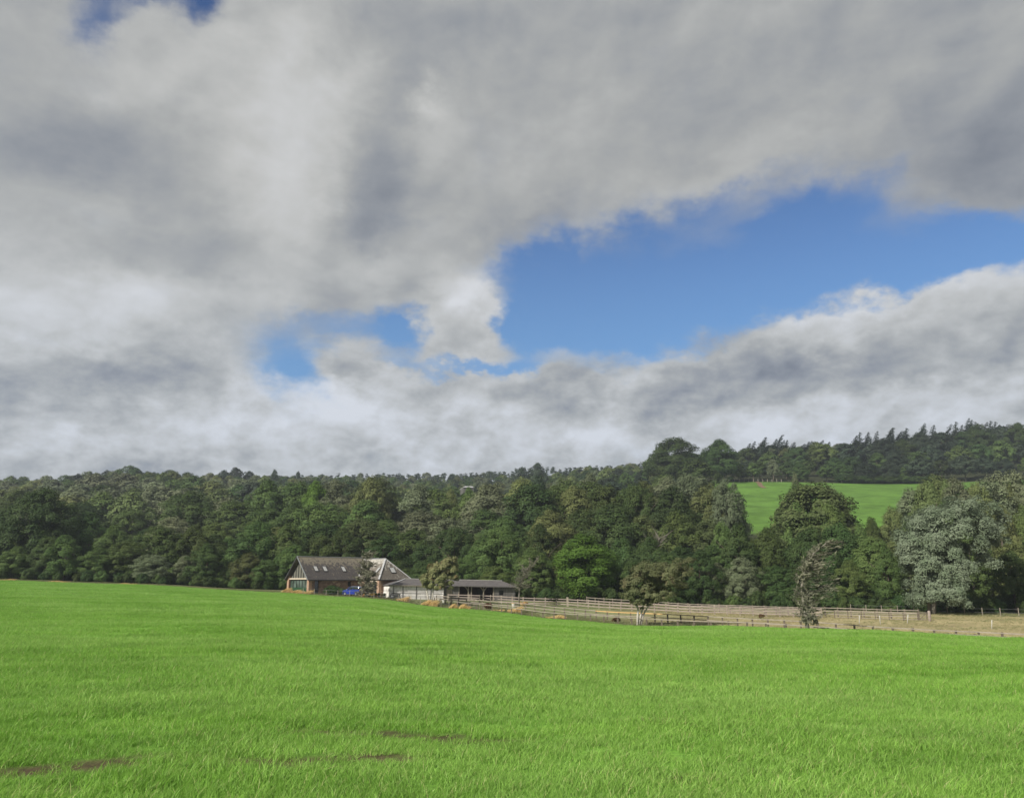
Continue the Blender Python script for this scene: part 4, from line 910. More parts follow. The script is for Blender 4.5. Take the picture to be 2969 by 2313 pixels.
def stable():
    x0 = UX(1134)*147; h = empty('stable', (x0, 147, EYE - 2.72), math.radians(22), 'long low timber stable with bleached boarded end and open bays', 'stable')
    h.rotation_euler = (0, math.radians(1.0), math.radians(22))
    lo = -1.4; W1 = 9.7; L2 = 24.3; D = 7.0; EVH = 2.42; RH = 3.55; SB = 1.0
    w = MB(); w.box(0, W1, 0, .12, lo, EVH); w.box(0, .12, .12, D, lo, EVH); w.build('boarded_wall', BOARD, h)
    for x in (-.06, 2.1, 4.6, 7.3, 9.62):
        m = MB(); m.box(x, x+.14, -.05, 0, lo, EVH-.02); m.build('batten', BOARD if x in (-.06, 9.62) else BOARDD, h)
    m = MB(); m.box(.2, W1-.1, -.03, 0, .95, 1.05); m.build('mid_rail', BOARDD, h)
    m = MB(); m.tube([(.45, -.09, lo), (.45, -.09, EVH)], [.05, .05], 6); m.build('downpipe', FRAME, h)
    w = MB(); w.box(W1-.12, W1, .12, SB, lo, EVH); w.box(W1, 13.0, SB, SB+.12, lo, EVH); w.build('grey_wall', BOARDD, h)
    m = MB(); m.box(10.6, 11.7, SB-.06, SB, .1, 2.0); m.build('door', OAK, h)
    m = MB(); m.box(13.0, 20.0, SB+2.6, SB+2.7, lo, EVH); m.box(13.0, 13.1, SB+.12, SB+2.6, lo, EVH); m.box(19.95, 20.05, SB+.12, SB+2.6, lo, EVH); m.build('bay_lining', INSIDE, h)
    m = MB(); m.box(17.6, 18.8, SB+2.53, SB+2.6, .8, 2.1); m.build('opening', FRAME, h)
    w = MB(); w.box(20.05, 21.0, SB, SB+.12, lo, EVH); w.box(21.9, L2, SB, SB+.12, lo, EVH); w.box(21.0, 21.9, SB, SB+.12, lo, .9); w.box(21.0, 21.9, SB, SB+.12, 1.75, EVH); w.box(L2-.12, L2, SB+.12, D, lo, EVH)
    w.box(0, L2, D-.12, D, lo, EVH); w.build('grey_wall', BOARDD, h)
    m = MB(); m.box(21.0, 21.9, SB+.3, SB+.34, .9, 1.75); m.build('opening', FRAME, h)
    for x in (13.05, 14.9, 15.5, 17.9, 19.9):
        m = MB(); m.box(x-.09, x+.09, SB-.02, SB+.16, lo, EVH)
        if x in (14.9, 17.9):
            for sg in ((-1,) if x == 14.9 else (-1, 1)):
                P = [(x, SB+.07, 1.35), (x+sg*.22, SB+.07, 1.85), (x+sg*.75, SB+.07, EVH-.02)]
                m.beam(P[0], P[1], .15, .15); m.beam(P[1], P[2], .15, .15)
        m.build('oak_post', OAK, h)
    # roof
    e = .25; RY = D/2; zr = RH; ze = EVH
    r = MB(); r.slab([(-e, -e-.1, ze-.02), (W1+.4, -e-.1, ze-.02), (W1+.4, RY, zr), (3.4, RY, zr)], .10); r.slab([(-e, -e-.1, ze-.02), (3.4, RY, zr), (-e, D+e, ze-.02)], .10)
    r.slab([(W1+.4, SB-.45, ze+.06), (L2+e, SB-.45, ze+.06), (L2-1.8, RY, zr), (W1+.4, RY, zr)], .10); r.slab([(L2+e, SB-.45, ze+.06), (L2+e, D+e, ze), (L2-1.8, RY, zr)], .10)
    r.slab([(-e, D+e, ze), (L2+e, D+e, ze), (L2-1.8, RY, zr), (3.4, RY, zr)], .10); r.build('roof', FELT, h)
    r = MB(); r.beam((3.3, RY, zr+.04), (L2-1.8, RY, zr+.04), .34, .10); r.build('ridge_capping', WHITE, h)
    r = MB(); r.beam((-e, -e-.1, ze+.03), (3.4, RY, zr+.04), .26, .07); r.build('hip_capping', LEAD, h)
    r = MB(); r.box(W1+.42, L2+e, SB-.50, SB-.46, ze-.10, ze+.05); r.build('fascia', BOARDD, h)
    r = MB(); r.box(-e, W1+.4, -e-.14, -e-.10, ze-.16, ze-.03); r.build('fascia', OAK, h)
    return h
stable()

def far_barn():
    y = 298; p = pt(1344, 1412, y); q = pt(1374, 1412, y)
    b = empty('barn', (p.x, y, p.z), math.radians(12), 'distant pale roofed barn showing between treetops above the stable', 'barn')
    w = q.x - p.x; z = -2.2
    m = MB(); m.box(0, w, 0, 8, z, 0); m.build('wall', simple_mat('pale_cladding', (.12,.12,.11), (.09,.09,.08), 1, .8), b)
    m = MB(); m.slab([(-.3, -.3, -.05), (w, -.3, -.05), (w, 4, .9), (1.2, 4, .9)], .12); m.slab([(-.3, 8.3, 0), (w, 8.3, 0), (w, 4, .9), (1.2, 4, .9)], .12); m.build('roof', LEAD, b)
far_barn()

# ------------------------------------------------------------------ fences
def polyline_pts(P, step):
    out = []; carry = 0
    for (a, b) in zip(P[:-1], P[1:]):
        a = Vector(a); b = Vector(b); L = (b - a).length; t = carry
        while t < L: out.append(a.lerp(b, t/L)); t += step
        carry = t - L
    return out
def fence(name, label, P, step, hs, ph, postmat, railmat, rw=.05, rh=.11, pw=.17, wire=False, seed=1, special=None, ext=.12, cat='fence'):
    rnd = random.Random(seed); pts = polyline_pts(P, step); z0 = gz(*pts[0]); o = empty(name, (pts[0].x, pts[0].y, z0), 0, label, cat); O = Vector((pts[0].x, pts[0].y, z0))
    G = [Vector((p.x, p.y, gz(p.x, p.y))) - O for p in pts]
    for i, g in enumerate(G):
        m = MB(); lean = Vector((rnd.uniform(-.03, .03), rnd.uniform(-.03, .03), 0)); hh = ph*rnd.uniform(.96, 1.04); w = pw*rnd.uniform(.9, 1.1)
        big = special and i in special.get('big', ())
        if big: w *= 1.9; hh *= 1.12
        if wire: m.tube([g + Vector((0, 0, -.4)), g + Vector((0, 0, hh)) + lean], [w/2, w/2*.9], 7)
        else: m.beam(g + Vector((0, 0, -.4)), g + Vector((0, 0, hh)) + lean, w, w, (0, 1, 0))
        m.build('post', postmat, o)
    # rails follow the ground; each board spans about three bays
    nb = 3; dirn = (G[-1] - G[0]).normalized(); off = Vector((dirn.y, -dirn.x, 0)) * (pw/2 + rw/2 + .002)
    if off.y > 0: off = -off
    for k, hgt in enumerate(hs):
        if wire:
            m = MB()
            for a, b in zip(G[:-1], G[1:]): m.tube([a + off + Vector((0, 0, hgt)), b + off + Vector((0, 0, hgt))], [.009, .009], 4)
            m.build('wire', GALV, o); continue
        i = 0
        while i < len(G) - 1:
            j = min(i + nb, len(G) - 1); m = MB(); jz = rnd.uniform(-.02, .02)
            mt = railmat
            if special and k == special.get('rail') and special['from'] <= i < special['to']: mt = ORANGE
            for a in range(i, j): m.beam(G[a] + off + Vector((0, 0, hgt + jz)), G[a+1] + off + Vector((0, 0, hgt + jz)) - (G[a+1] - G[a]) * (.004 if a == j-1 else 0), rw, rh)
            m.build('rail', mt, o)
            i = j
    return o
MID = [(-13.2, 144.5), (4.8, 125), (47, 80), (62, 64)]
NEAR = [(-13.4, 143.2), (-4, 126.5), (8, 112), (22, 97), (46, 73), (60, 58)]
FR1 = [(UX(1300)*146, 146), (UX(1640)*140.5, 140.5), (UX(2408)*118, 118)]
FAR = [(UX(1700)*145, 145), (UX(2100)*129, 129), (UX(2689)*113.4, 113.4)]
fence('rail_fence', 'two-rail paddock fence with one new orange board, nearer of the rail lines beyond the birch', MID, 2.05, (1.12, .66), 1.18, POST, RAIL, seed=2, special={'rail': 0, 'from': 16, 'to': 23})
fence('rail_fence', 'low single-rail fence along the bright field edge', NEAR, 2.3, (.80,), .88, POST, RAIL, seed=3, rh=.10)
fence('rail_fence', 'three-rail pinkish timber fence across the middle of the paddock', FR1, 1.95, (1.18, .76, .34), 1.34, OAK, RAILP, seed=4, special={'big': (11,)}, rh=.14, pw=.19)
fence('rail_fence', 'rearmost three-rail fence running close to the trees', FAR, 1.76, (1.25, .82, .40), 1.42, POST, RAIL, seed=5, rh=.10)
def hurdle():
    """panels closing the paddock corner at the right, with a braced gate leaf and a stout end post"""
    a = Vector((UX(2412)*117.8, 117.8, 0)); b = Vector((UX(2650)*112.4, 112.4, 0)); c = Vector((UX(2684)*111.8, 111.8, 0))
    za = gz(a.x, a.y); o = empty('hurdle_fence', (a.x, a.y, za), 0, 'grey hurdle panels beside the end of the paddock', 'fence'); O = Vector((a.x, a.y, za))
    n = 6
    P = [a.lerp(b, i/n) for i in range(n+1)]; P = [Vector((p.x, p.y, gz(p.x, p.y))) - O for p in P]
    for p in P:
        m = MB(); m.beam(p + Vector((0,0,-.4)), p + Vector((0,0,1.12)), .10, .10, (0,1,0)); m.build('post', POST, o)
    for hh in (.18, .5, .8, 1.06):
        for p, q in zip(P[:-1], P[1:]):
            m = MB(); m.beam(p + Vector((0,-.09,hh)), q + Vector((-.03,-.09,hh)), .04, .08); m.build('rail', OAK, o)
    zb = gz(b.x, b.y); g = empty('gate', (b.x+.2, b.y, zb), 0, 'small braced timber gate against the stout end post', 'gate')
    d = c - b; d.z = 0; L = d.length - .5; d.normalize(); zc = gz(c.x, c.y) - zb
    def Q(t, z): return Vector((d.x*t*L, d.y*t*L, zc*t + z))
    for t in (0, 1): m = MB(); m.beam(Q(t, .12), Q(t, 1.15), .08, .08, (0,1,0)); m.build('stile', POST, g)
    for hh in (.2, .5, .8, 1.08): m = MB(); m.beam(Q(.06, hh), Q(.94, hh), .04, .08); m.build('rail', OAK, g)
    m = MB(); m.beam(Q(.03, .2) + Vector((0,-.05,0)), Q(.97, 1.08) + Vector((0,-.05,0)), .04, .08); m.build('brace', POST, g)
    z = gz(c.x, c.y); pst = MB(); pst.tube([(0,0,-.5), (0,0,.7), (0,0,1.3), (0,0,1.36)], [.20,.19,.18,.12], 10); po = pst.build('gate_post', RAILP, None, True); po.location = (c.x, c.y, z)
    tag(po, 'stout round post at the right end of the paddock fences', 'post')
hurdle()
fence('wire_fence', 'post and wire fence between the green field and the house', [(UX(880)*143.4, 143.4), (UX(1000)*141.5, 141.5), (UX(1150)*139.5, 139.5), (UX(1268)*136, 136), (UX(1330)*131.5, 131.5), (UX(1400)*129, 129)], 2.2, (.45, .95), 1.05, OAK, None, pw=.10, wire=True, seed=6)
fence('wire_fence', 'post and wire fence along the foot of the wood at right', [(UX(2460)*136, 136), (UX(2700)*129, 129), (UX(3100)*118, 118)], 2.35, (.5, 1.0), 1.2, OAK, None, pw=.13, wire=True, seed=7)
fence('wire_fence', 'pale post fence along the top of the hill pasture', [(UX(2135)*447.5, 447.5), (UX(2300)*447.5, 447.5)], 2.6, (.6, 1.1), 1.6, RAIL, None, pw=.3, wire=True, seed=9)
# white stakes
for (px, top, bot, lean, lab) in ((2480, 1772, 1795, .12, 'leftmost white stake before the hurdle panels'), (2541, 1775, 1800, 0, 'upright white stake before the middle of the hurdle panels'), (2618, 1781, 1806, .2, 'leaning white stake near the gate leaf'), (2858, 1797, 1822, .16, 'lone leaning white stake in the tan grass at right')):
    y = 100.0 if px < 2800 else 93.0
    for _ in range(60):
        u, e = ray(px, bot); zz = gz(u*y, y)
        if abs(EYE + e*y - zz) < .05: break
        y += .5
    if y > 112: y = 108
    x = UX(px)*y; z = gz(x, y); hh = 24/2450*y*1.05
    m = MB(); m.tube([(0,0,-.2), (lean*hh, 0, hh-.06), (lean*hh+.005, 0, hh)], [.05,.05,.025], 6); o = m.build('stake', WHITE, None, True); o.location = (x, y, z); tag(o, lab, 'stake', 'white electric fence stakes')

# ------------------------------------------------------------------ car
def car():
    y = 147.2; x = UX(1026)*y; z = gz(x, y) + .12
    c = empty('car', (x, y, z), math.radians(180 - 28), 'small blue car parked nose left by the house wall', 'car')
    PB = simple_mat('blue_paint', (.012,.030,.22), (.015,.036,.26), 2, .22, spec=.6); PR = simple_mat('blue_paint_reflection', (.22,.27,.42), (.2,.25,.38), 2, .2, spec=.6)  # second colour paints a whitish reflection onto the blue bodywork
    # profile lofted across the width: local x forward, length 3.9
    prof = [(-1.95,.35),(-1.98,.75),(-1.90,1.0),(-1.80,1.05),(1.0,1.0),(1.55,.93),(1.88,.80),(1.97,.60),(1.95,.30),(1.60,.22),(-1.60,.22)]
    def loft(rings, name, mat, par):
        n = len(rings[0]); vs = [v for r in rings for v in r]; fs = [tuple(range(n)), tuple(range(len(rings)*n-1, (len(rings)-1)*n-1, -1))]
        for i in range(len(rings)-1):
            for k in range(n): k2 = (k+1) % n; fs.append((i*n+k, (i+1)*n+k, (i+1)*n+k2, i*n+k2))
        m = MB(); m.add(vs, fs); o = m.build(name, mat, par, False)
        bv = o.modifiers.new('bevel', 'BEVEL'); bv.width = .05; bv.segments = 3; bv.limit_method = 'ANGLE'; return o
    def ring(prof, w, ins, dz=0): return [(px*(1-ins), w, pz*(1-ins*.3)+dz) for px, pz in prof]
    body = loft([ring(prof, -.86, .03), ring(prof, -.80, 0), ring(prof, .80, 0), ring(prof, .86, .03)], 'body', PB, c)
    cab = [(-1.85,1.0),(-1.62,1.42),(-1.35,1.52),(-.1,1.54),(.25,1.46),(1.0,.98)]
    loft([ring(cab, -.74, .0), ring(cab, -.62, .03), ring(cab, .62, .03), ring(cab, .74, .0)], 'cabin', GLASSD, c)
    rf = [(-1.62,1.44),(-1.35,1.555),(-.1,1.575),(.22,1.50),(.1,1.46),(-1.3,1.46)]
    loft([ring(rf, -.70, 0), ring(rf, .70, 0)], 'roof', PR, c)
    for sx in (-1, 1):
        for (a, b) in (((-1.86,1.02),(-1.60,1.46)), ((-.45,1.02),(-.42,1.5)), ((1.0,1.0),(.24,1.48))):
            m = MB(); m.beam((a[0], sx*.76, a[1]), (b[0], sx*.68, b[1]), .06, .08); m.build('pillar', PB, c)
        m = MB(); m.box(.68, .85, sx*.80 if sx > 0 else -.98, .98 if sx > 0 else -.80, .98, 1.10); m.build('mirror', PR, c)
        for xx in (-1.25, 1.22):
            m = MB(); m.tube([(xx, sx*.70, .30), (xx, sx*.885, .30)], [.31, .31], 20); t = m.build('wheel', BLACK, c); m = MB(); m.tube([(xx, sx*.86, .30), (xx, sx*.90, .30)], [.19, .17], 16); m.build('rim', GALV, t)
        m = MB(); m.box(1.80, 1.98, sx*.62-.12, sx*.62+.12, .60, .76); m.build('headlight', WHITE, c)
        m = MB(); m.box(-2.0, -1.93, sx*.70-.10, sx*.70+.10, .70, .98); m.build('tail_light', simple_mat('red_lens', (.4,.02,.02), (.35,.02,.02), 4, .3), c)
    m = MB(); m.box(1.93, 2.0, -.45, .45, .40, .52); m.build('bumper', FRAME, c)
    return c
car()

# ------------------------------------------------------------------ yard clutter near the house
def at_ground(px, y): x = UX(px)*y; return Vector((x, y, gz(x, y)))
def barrow():
    p = at_ground(1140, 143.5); o = empty('wheelbarrow', p, 0, 'black wheelbarrow with a fat tyre before the boarded wall', 'wheelbarrow'); o.scale = (1.15, 1.15, 1.15)
    m = MB(); m.tube([(-.1,-.12,.42),(-.1,.14,.42)], [.42,.42], 20); w = m.build('wheel', BLACK, o); m = MB(); m.tube([(-.1,-.14,.42),(-.1,.16,.42)], [.12,.12], 10); m.build('hub', GALV, w)
    m = MB(); m.prism([(.25,.35),(.95,.35),(1.15,.75),(.1,.75)], -.35, .35); m.build('tray', BLACK, o)
    for s in (-.3, .3): m = MB(); m.tube([(-.1,s*.5,.42),(.5,s,.34),(1.7,s,.68)], [.03,.03,.03], 6); m.build('handle', GALV, o); m = MB(); m.tube([(.95,s,.40),(1.05,s,0)], [.03,.03], 6); m.build('leg', GALV, o)
barrow()
def pot(px, y, r, h, mat, label, plant='bright', name='plant_pot'):
    p = at_ground(px, y); o = empty(name, p, 0, label, 'plant pot')
    m = MB(); m.tube([(0,0,0),(0,0,h*.85),(0,0,h*.86),(0,0,h)], [r*.75, r, r*1.1, r*1.1], 14); m.build('pot', mat, o)
    rng = np.random.default_rng(int(px)); L = [(rng.normal(0,.4)*r, rng.normal(0,.4)*r, h + rng.uniform(.05,.3), r*.8) for _ in range(7)]
    link_mesh('foliage', quad_mesh('foliage', lobes_leaves(L, .07, rng)), LEAF[plant], o)
pot(1092, 145.6, .28, .4, TERRA, 'terracotta pot with green plant by the wing pillar'); pot(1101, 145.6, .28, .4, GALV, 'grey pot with a plant left of the wing pillar', 'mid'); pot(1116, 146.2, .3, .35, WHITE, 'white pot at the foot of the brick end wall', 'mid')
def digger():
    p = at_ground(1078, 143.8); o = empty('toy_digger', p, math.radians(15), 'small yellow and orange digger under the ragged conifer', 'digger')
    m = MB(); m.box(-.5,.6,-.35,.35,.35,.75); m.box(-.1,.45,-.3,.3,.75,1.05); m.build('body', YELLOW, o)
    for s in (-.4,.4):
        for xx in (-.35,.4): m = MB(); m.tube([(xx, s-.08,.22),(xx, s+.08,.22)], [.22,.22], 14); m.build('wheel', BLACK, o)
    m = MB(); m.beam((-.5,0,.6),(-1.1,0,.9),.12,.12); m.beam((-1.1,0,.9),(-1.4,0,.35),.1,.1); m.build('arm', YELLOW, o); m = MB(); m.prism([(-1.6,.1),(-1.2,.1),(-1.25,.4),(-1.55,.4)], -.3,.3); m.build('bucket', TERRA, o)
digger()
def barrel(px, y, r, h, mat, band, label, name='feed_bin', cat='bin'):
    p = at_ground(px, y); o = empty(name, p, 0, label, cat)
    m = MB(); m.tube([(0,0,0),(0,0,h)], [r*.85, r], 16); m.build('body', mat, o); m = MB(); m.tube([(0,0,h),(0,0,h+.1),(0,0,h+.14)], [r*1.08, r*1.08, r*.6], 16); m.build('lid', band, o)
barrel(1489, 137.5, .32, .55, WHITE, YELLOW, 'white bin with yellow lid left of the half-bare tree')
barrel(1287, 143, .2, .4, WHITE, WHITE, 'small white bucket behind the paddock rail corner', 'bucket', 'bucket')
def heap(px, y, w, h, kind_m, label, name, cat, seed):
    p = at_ground(px, y); rng = np.random.default_rng(seed); L = [(rng.normal(0,.35)*w, rng.normal(0,.3)*w, h*.3 + rng.uniform(0,.4)*h, h*.45) for _ in range(12)]
    o = link_mesh(name, quad_mesh(name, lobes_leaves(L, .12, rng)), kind_m); o.location = p; tag(o, label, cat)
RUST = leaf_mat('rust_foliage', (.12,.065,.03), (.08,.045,.02), rnd=.05); STRAW = leaf_mat('straw', (.55,.36,.13), (.45,.30,.12), rnd=.1)
heap(1787, 107.5, .45, .75, RUST, 'rust brown dead shrub at the foot of the low rail', 'dead_shrub', 'shrub', 1)
heap(1522, 139.5, .9, .75, STRAW, 'straw heap behind the rail right of the half-bare tree', 'straw_heap', 'heap', 2)
heap(1415, 128.2, .35, 1.0, RUST, 'reddish dock plant among the wire fence posts', 'dock_plant', 'plant', 3)
heap(2200, 118.0, .3, .6, RUST, 'brown weed clump against the middle paddock fence', 'weed_clump', 'plant', 4)
for i, (px, lab) in enumerate(((962, 'dark green bush left of the blue car'), (985, 'low green bush touching the nose of the blue car'))):
    e = tree(px, 148.2 if i == 0 else 148.6, 1.9 if i == 0 else 1.5, 3.2, 'dark', 'edge', 'shrub', label=lab)

# ------------------------------------------------------------------ grasses
def tuft_mesh(name, seed, nb, rad, hmin, hmax, w, lean, seg=3):
    rng = np.random.default_rng(seed); V = []; Fq = []
    for i in range(nb):
        a = rng.uniform(0, 2*PI); r = rad*math.sqrt(rng.random()); h = rng.uniform(hmin, hmax); b = rng.uniform(0, 2*PI); bl = h*rng.uniform(.3, 1.5)
        dx = math.cos(b)*bl*.7 + lean*h; dy = math.sin(b)*bl*.7; fa = rng.uniform(0, PI); wx, wy = math.cos(fa)*w/2, math.sin(fa)*w/2
        o = len(V)
        for s in range(seg+1):
            t = s/seg; ww = (1 - t**2*.92); x = r*math.cos(a) + dx*t*t; y = r*math.sin(a) + dy*t*t; z = h*(t - .25*t*t*min(1.4, abs(dx)/h + .3)) - .01
            V += [(x - wx*ww, y - wy*ww, z), (x + wx*ww, y + wy*ww, z)]
        for s in range(seg): Fq.append((o+2*s, o+2*s+1, o+2*s+3, o+2*s+2))
    return np_mesh(name, V, Fq)
def blade_mat(name, c1, c2, c3, trans=.35, scale=.5, dry=None):
    m, nt, out = mat_base(name); L = nt.links; geo = N_(nt, 'ShaderNodeNewGeometry'); oi = N_(nt, 'ShaderNodeObjectInfo'); P = geo.outputs['Position']
    n = noise_(nt, mapping(nt, P, (.4, 1, 1)), scale*1.6, 6, .68); n2 = noise_(nt, mapping(nt, P, (.5, 1, 1)), .11, 5, .62)
    col = mixrgb(nt, mapr(nt, n, .36, .64), c1, c2); col = mixrgb(nt, mapr(nt, n2, .4, .65, 0, .6), col, c3)
    if dry: col = mixrgb(nt, mapr(nt, geo.outputs['Random Per Island'], .93, .96, 0, .8), col, dry)
    hv = N_(nt, 'ShaderNodeHueSaturation'); L.new(col, hv.inputs['Color']); L.new(mapr(nt, geo.outputs['Random Per Island'], 0, 1, .68, 1.32), hv.inputs['Value'])
    d = N_(nt, 'ShaderNodeBsdfPrincipled'); d.inputs['Roughness'].default_value = .5; d.inputs['Specular IOR Level'].default_value = .28
    t = N_(nt, 'ShaderNodeBsdfTranslucent'); mx = N_(nt, 'ShaderNodeMixShader'); mx.inputs[0].default_value = trans
    L.new(hv.outputs[0], d.inputs['Base Color']); L.new(hv.outputs[0], t.inputs['Color']); L.new(d.outputs[0], mx.inputs[1]); L.new(t.outputs[0], mx.inputs[2]); L.new(mx.outputs[0], out.inputs[0])
    return m
GRASS = blade_mat('field_grass', (.135,.295,.030), (.245,.455,.068), (.330,.505,.135), dry=(.36,.34,.16))
ROUGH = blade_mat('rough_grass', (.17,.185,.08), (.25,.235,.11), (.14,.18,.08), scale=.3)
TANG = blade_mat('dry_paddock_grass', (.42,.36,.20), (.33,.31,.15), (.25,.28,.13), scale=.25)
GOLD = blade_mat('golden_grass', (.66,.48,.21), (.52,.37,.15), (.60,.45,.22), trans=.25)
TUFT = [tuft_mesh('grass_tuft', 200+i, 85, .17, .045, .11, .0052, .25) for i in range(8)]
TUFTF = [tuft_mesh('grass_tuft', 220+i, 70, .34, .06, .13, .012, .25, 2) for i in range(5)]
def grass_field():
    rng = np.random.default_rng(3); P = []; Sc = []; R = []; Vr = []
    for (y0, y1, dens, s0, s1, v0, v1) in ((3.5, 13, 62, .8, 1.2, 0, 8), (13, 26, 34, .9, 1.35, 0, 8), (26, 48, 14, .95, 1.35, 0, 8), (40, 80, 8, .8, 1.15, 8, 13), (80, 182, 3.2, .85, 1.2, 8, 13)):
        W = .70*y1 + 2; n = int(dens*2*W*(y1-y0)); x = rng.uniform(-W, W, n); y = rng.uniform(y0, y1, n)
        ok = (np.abs(x) < .70*y + 2) & (y < edge_y(x/y) - .2); x, y = x[ok], y[ok]
        sm = soil_mask(x, y); ok = rng.random(len(x)) > sm*.85; x, y, sm = x[ok], y[ok], sm[ok]
        z = ground_np(x, y)
        nn = np.sin(x*1.3 + 2*np.sin(y*.7))*np.sin(y*1.1 + 1.5*np.sin(x*.8)); x = x; n4 = np.sin(x*4.3 + 2*np.sin(y*3.1))*np.sin(y*5.2 + 1.5*np.sin(x*2.9)); s = rng.uniform(s0, s1, len(x))*(1 + .18*nn + .22*n4)*(1 - .4*sm)
        P.append(np.stack([x, y, z], 1)); Sc.append(np.stack([s, s, s*rng.uniform(.75, 1.25, len(x))], 1)); R.append(np.stack([rng.uniform(-.1,.1,len(x)), rng.uniform(-.1,.25,len(x)), rng.uniform(-1.5,1.5,len(x)) + .8*np.sin(x*.5+y*.3)], 1)); Vr.append(rng.integers(v0, v1, len(x)))
    P = np.concatenate(P); print('grass tufts', len(P))
    scatter('grass', P, np.concatenate(Sc), np.concatenate(R), np.concatenate(Vr), [(m, GRASS) for m in TUFT + TUFTF], 'short bright green wind-ruffled grass covering the field', 'grass')
grass_field()
ROUGHT = [tuft_mesh('rough_tuft', 240+i, 40, .35, .2, .5, .03, .5, 2) for i in range(4)]
def rough(name, mat, label, test, dens, y0, y1, smin, smax, seed, px0=-200, px1=3200):
    rng = np.random.default_rng(seed); W0, W1 = UX(px0)*y1, UX(px1)*y1; n = int(dens*(W1-W0)*(y1-y0)); x = rng.uniform(W0, W1, n); y = rng.uniform(y0, y1, n); u = x/y
    ok = test(x, y, u) & (u > UX(px0)) & (u < UX(px1)); x, y = x[ok], y[ok]; nn = np.clip(.5 + .6*np.sin(x*.6 + 2*np.sin(y*.4))*np.sin(y*.5 + x*.15), 0, 1)
    ok = rng.random(len(x)) < .35 + .65*nn; x, y, nn = x[ok], y[ok], nn[ok]
    s = rng.uniform(smin, smax, len(x))*(.7 + .5*nn)
    me_ = [m.copy() for m in ROUGHT]
    scatter(name, np.stack([x, y, ground_np(x, y)], 1), np.stack([s, s, s], 1), np.stack([0*x, 0*x, rng.uniform(-.7,.7,len(x))], 1), rng.integers(0, 4, len(x)), [(m, mat) for m in me_], label, 'grass')
def hsh(x, y): return (np.sin(x*12.9898 + y*78.233)*43758.5453) % 1.0
def tanw(x, y, u): return np.clip((u - UX(1700)) / (UX(2150) - UX(1700)), 0, 1) * np.clip((y - edge_y(u) - 3) / 4, 0, 1)
rough('rough_grass', ROUGH, 'rough pale green grass along the field verge and yard', lambda x, y, u: (y > edge_y(u) - .3) & (y < np.minimum(edge_y(u) + 11, tree_y(u) + 2)) & (hsh(x, y) > tanw(x, y, u)), 6.0, 55, 186, .30, .62, 21)
rough('dry_grass', TANG, 'dry tan grass over the paddock right of the birch', lambda x, y, u: (y > edge_y(u) + 1.5) & (y < tree_y(u) - 5) & (hsh(x, y) < tanw(x, y, u)), 5.0, 55, 160, .22, .5, 22, px0=1500)
rough('far_verge_grass', ROUGH, 'greener grass strip along the foot of the wood at right', lambda x, y, u: (y > tree_y(u) - 12) & (y < tree_y(u) + 1), 4.0, 100, 170, .35, .7, 23, px0=1550)

def clump(px0, px1, y, hgt, label, seed):
    """a leaning clump of tall golden grass"""
    rng = np.random.default_rng(seed); k = y/2390; w = (px1 - px0)*k; xc = UX((px0+px1)/2)*y; p = Vector((xc, y, gz(xc, y)))
    V = []; Fq = []
    for i in range(int(300*w)):
        x = rng.uniform(-w/2, w/2); yy = rng.normal(0, .45); h = max(.3, hgt)*rng.uniform(.55, 1.1)*(1 - .5*abs(2*x/w)**3)*(.8+.3*math.sin(x*2.3+seed)); lean = h*rng.uniform(.3, 1.0); dy = rng.normal(0, .12)*h; ww = .022; fa = rng.uniform(0, PI); a, b = math.cos(fa)*ww, math.sin(fa)*ww; o = len(V)
        z0 = gz(xc + x, y + yy) - p.z
        for s in range(4):
            t = s/3; q = 1 - .6*t; V += [(x + lean*t*t - a*q, yy + dy*t - b*q, z0 + h*(t - .2*t*t)), (x + lean*t*t + a*q, yy + dy*t + b*q, z0 + h*(t - .2*t*t))]
        for s in range(3): Fq.append((o+2*s, o+2*s+1, o+2*s+3, o+2*s+2))
    o = link_mesh('grass_clump', np_mesh('grass_clump', V, Fq), GOLD); o.location = p; tag(o, label, 'grass clump', 'clumps of tall golden grass along the verge')
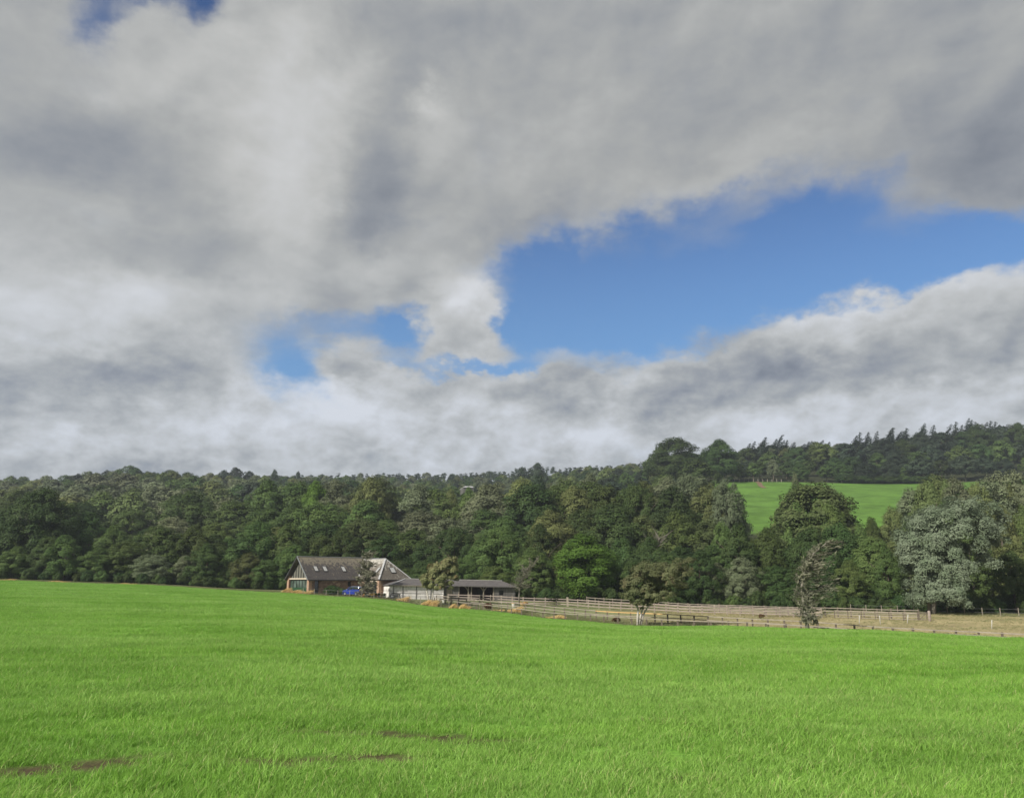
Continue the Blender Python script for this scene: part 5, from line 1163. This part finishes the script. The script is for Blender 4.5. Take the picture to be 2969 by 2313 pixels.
for i, (a, b, yy, hh, lab) in enumerate(((820, 868, 146.0, 1.15, 'golden grass clump at the foot of the left gable pillar'), (864, 905, 145.2, 1.0, 'golden grass clump below the right gable pillar'),
    (1150, 1188, 140.2, 1.0, 'golden grass clump before the left end of the pale boarded wall'), (1222, 1248, 135.6, 1.0, 'golden grass clump at the foot of the twin-trunked birch'), (1244, 1270, 135.2, 1.1, 'golden grass clump just right of the twin-trunked birch'),
    (1303, 1327, 131.0, .9, 'small golden grass clump under the fence corner'), (1330, 1364, 130.0, 1.1, 'golden grass clump beside a verge post before the stable bays'), (1425, 1462, 126.2, .45, 'low flattened golden clump along the verge before the stable'),
    (1470, 1510, 124.6, 1.2, 'golden grass clump below the half-bare tree'), (1580, 1640, 117.2, .5, 'long low golden clump by the low single rail'), (0, 60, 174.0, .3, 'thin golden clump at the far left field edge'), (140, 200, 171.5, .3, 'thin golden clump before the grey green willow shrub'), (345, 395, 166.0, .3, 'small golden clump on the verge left of the house'))):
    clump(a, b, yy, hh, lab, 400 + i)

# trees that read alike are told apart by their order from the left
from collections import defaultdict
_d = defaultdict(list)
for px, e in AUTO: _d[e['label']].append((px, e))
ORD = ['first', 'second', 'third', 'fourth', 'fifth', 'sixth', 'seventh', 'eighth', 'ninth', 'tenth', 'eleventh', 'twelfth', 'thirteenth', 'fourteenth', 'fifteenth', 'sixteenth', 'seventeenth', 'eighteenth', 'nineteenth', 'twentieth', 'twenty-first', 'twenty-second', 'twenty-third', 'twenty-fourth', 'twenty-fifth', 'twenty-sixth', 'twenty-seventh', 'twenty-eighth']
for lab, lst in _d.items():
    if len(lst) > 1:
        for i, (px, e) in enumerate(sorted(lst, key=lambda q: q[0])): e['label'] = lab + ', ' + ORD[min(i, 27)] + ' from left'

def hill_path():
    m = MB(); n = 16; V = []
    for i in range(n + 1):
        t = i/n; y = 447 - 34*t; x = UX(2214 + 20*t)*y + .5*math.sin(t*7)
        for dx in (-1.3, 1.3): V.append((x + dx, y, gz(x + dx, y) + .12))
    m.add(V, [(2*i, 2*i+1, 2*i+3, 2*i+2) for i in range(n)])
    o = m.build('path', simple_mat('bare_earth', (.17,.105,.07), (.13,.10,.05), .6, .95)); tag(o, 'reddish worn earth path running down from the pasture gate', kind='structure')
hill_path()

# ------------------------------------------------------------------ thin air over the valley
hz = MB(); hz.box(-1500, 1500, -90, 1560, -7, 190)
hm, hnt, hout = mat_base('haze'); pv = N_(hnt, 'ShaderNodeVolumePrincipled'); pv.inputs['Color'].default_value = (.80, .88, 1.0, 1); pv.inputs['Density'].default_value = .00019; pv.inputs['Anisotropy'].default_value = .2
hnt.links.new(pv.outputs[0], hout.inputs['Volume'])
ho = hz.build('haze', hm); tag(ho, 'thin pale air between the camera and the far hill', 'haze', kind='stuff')
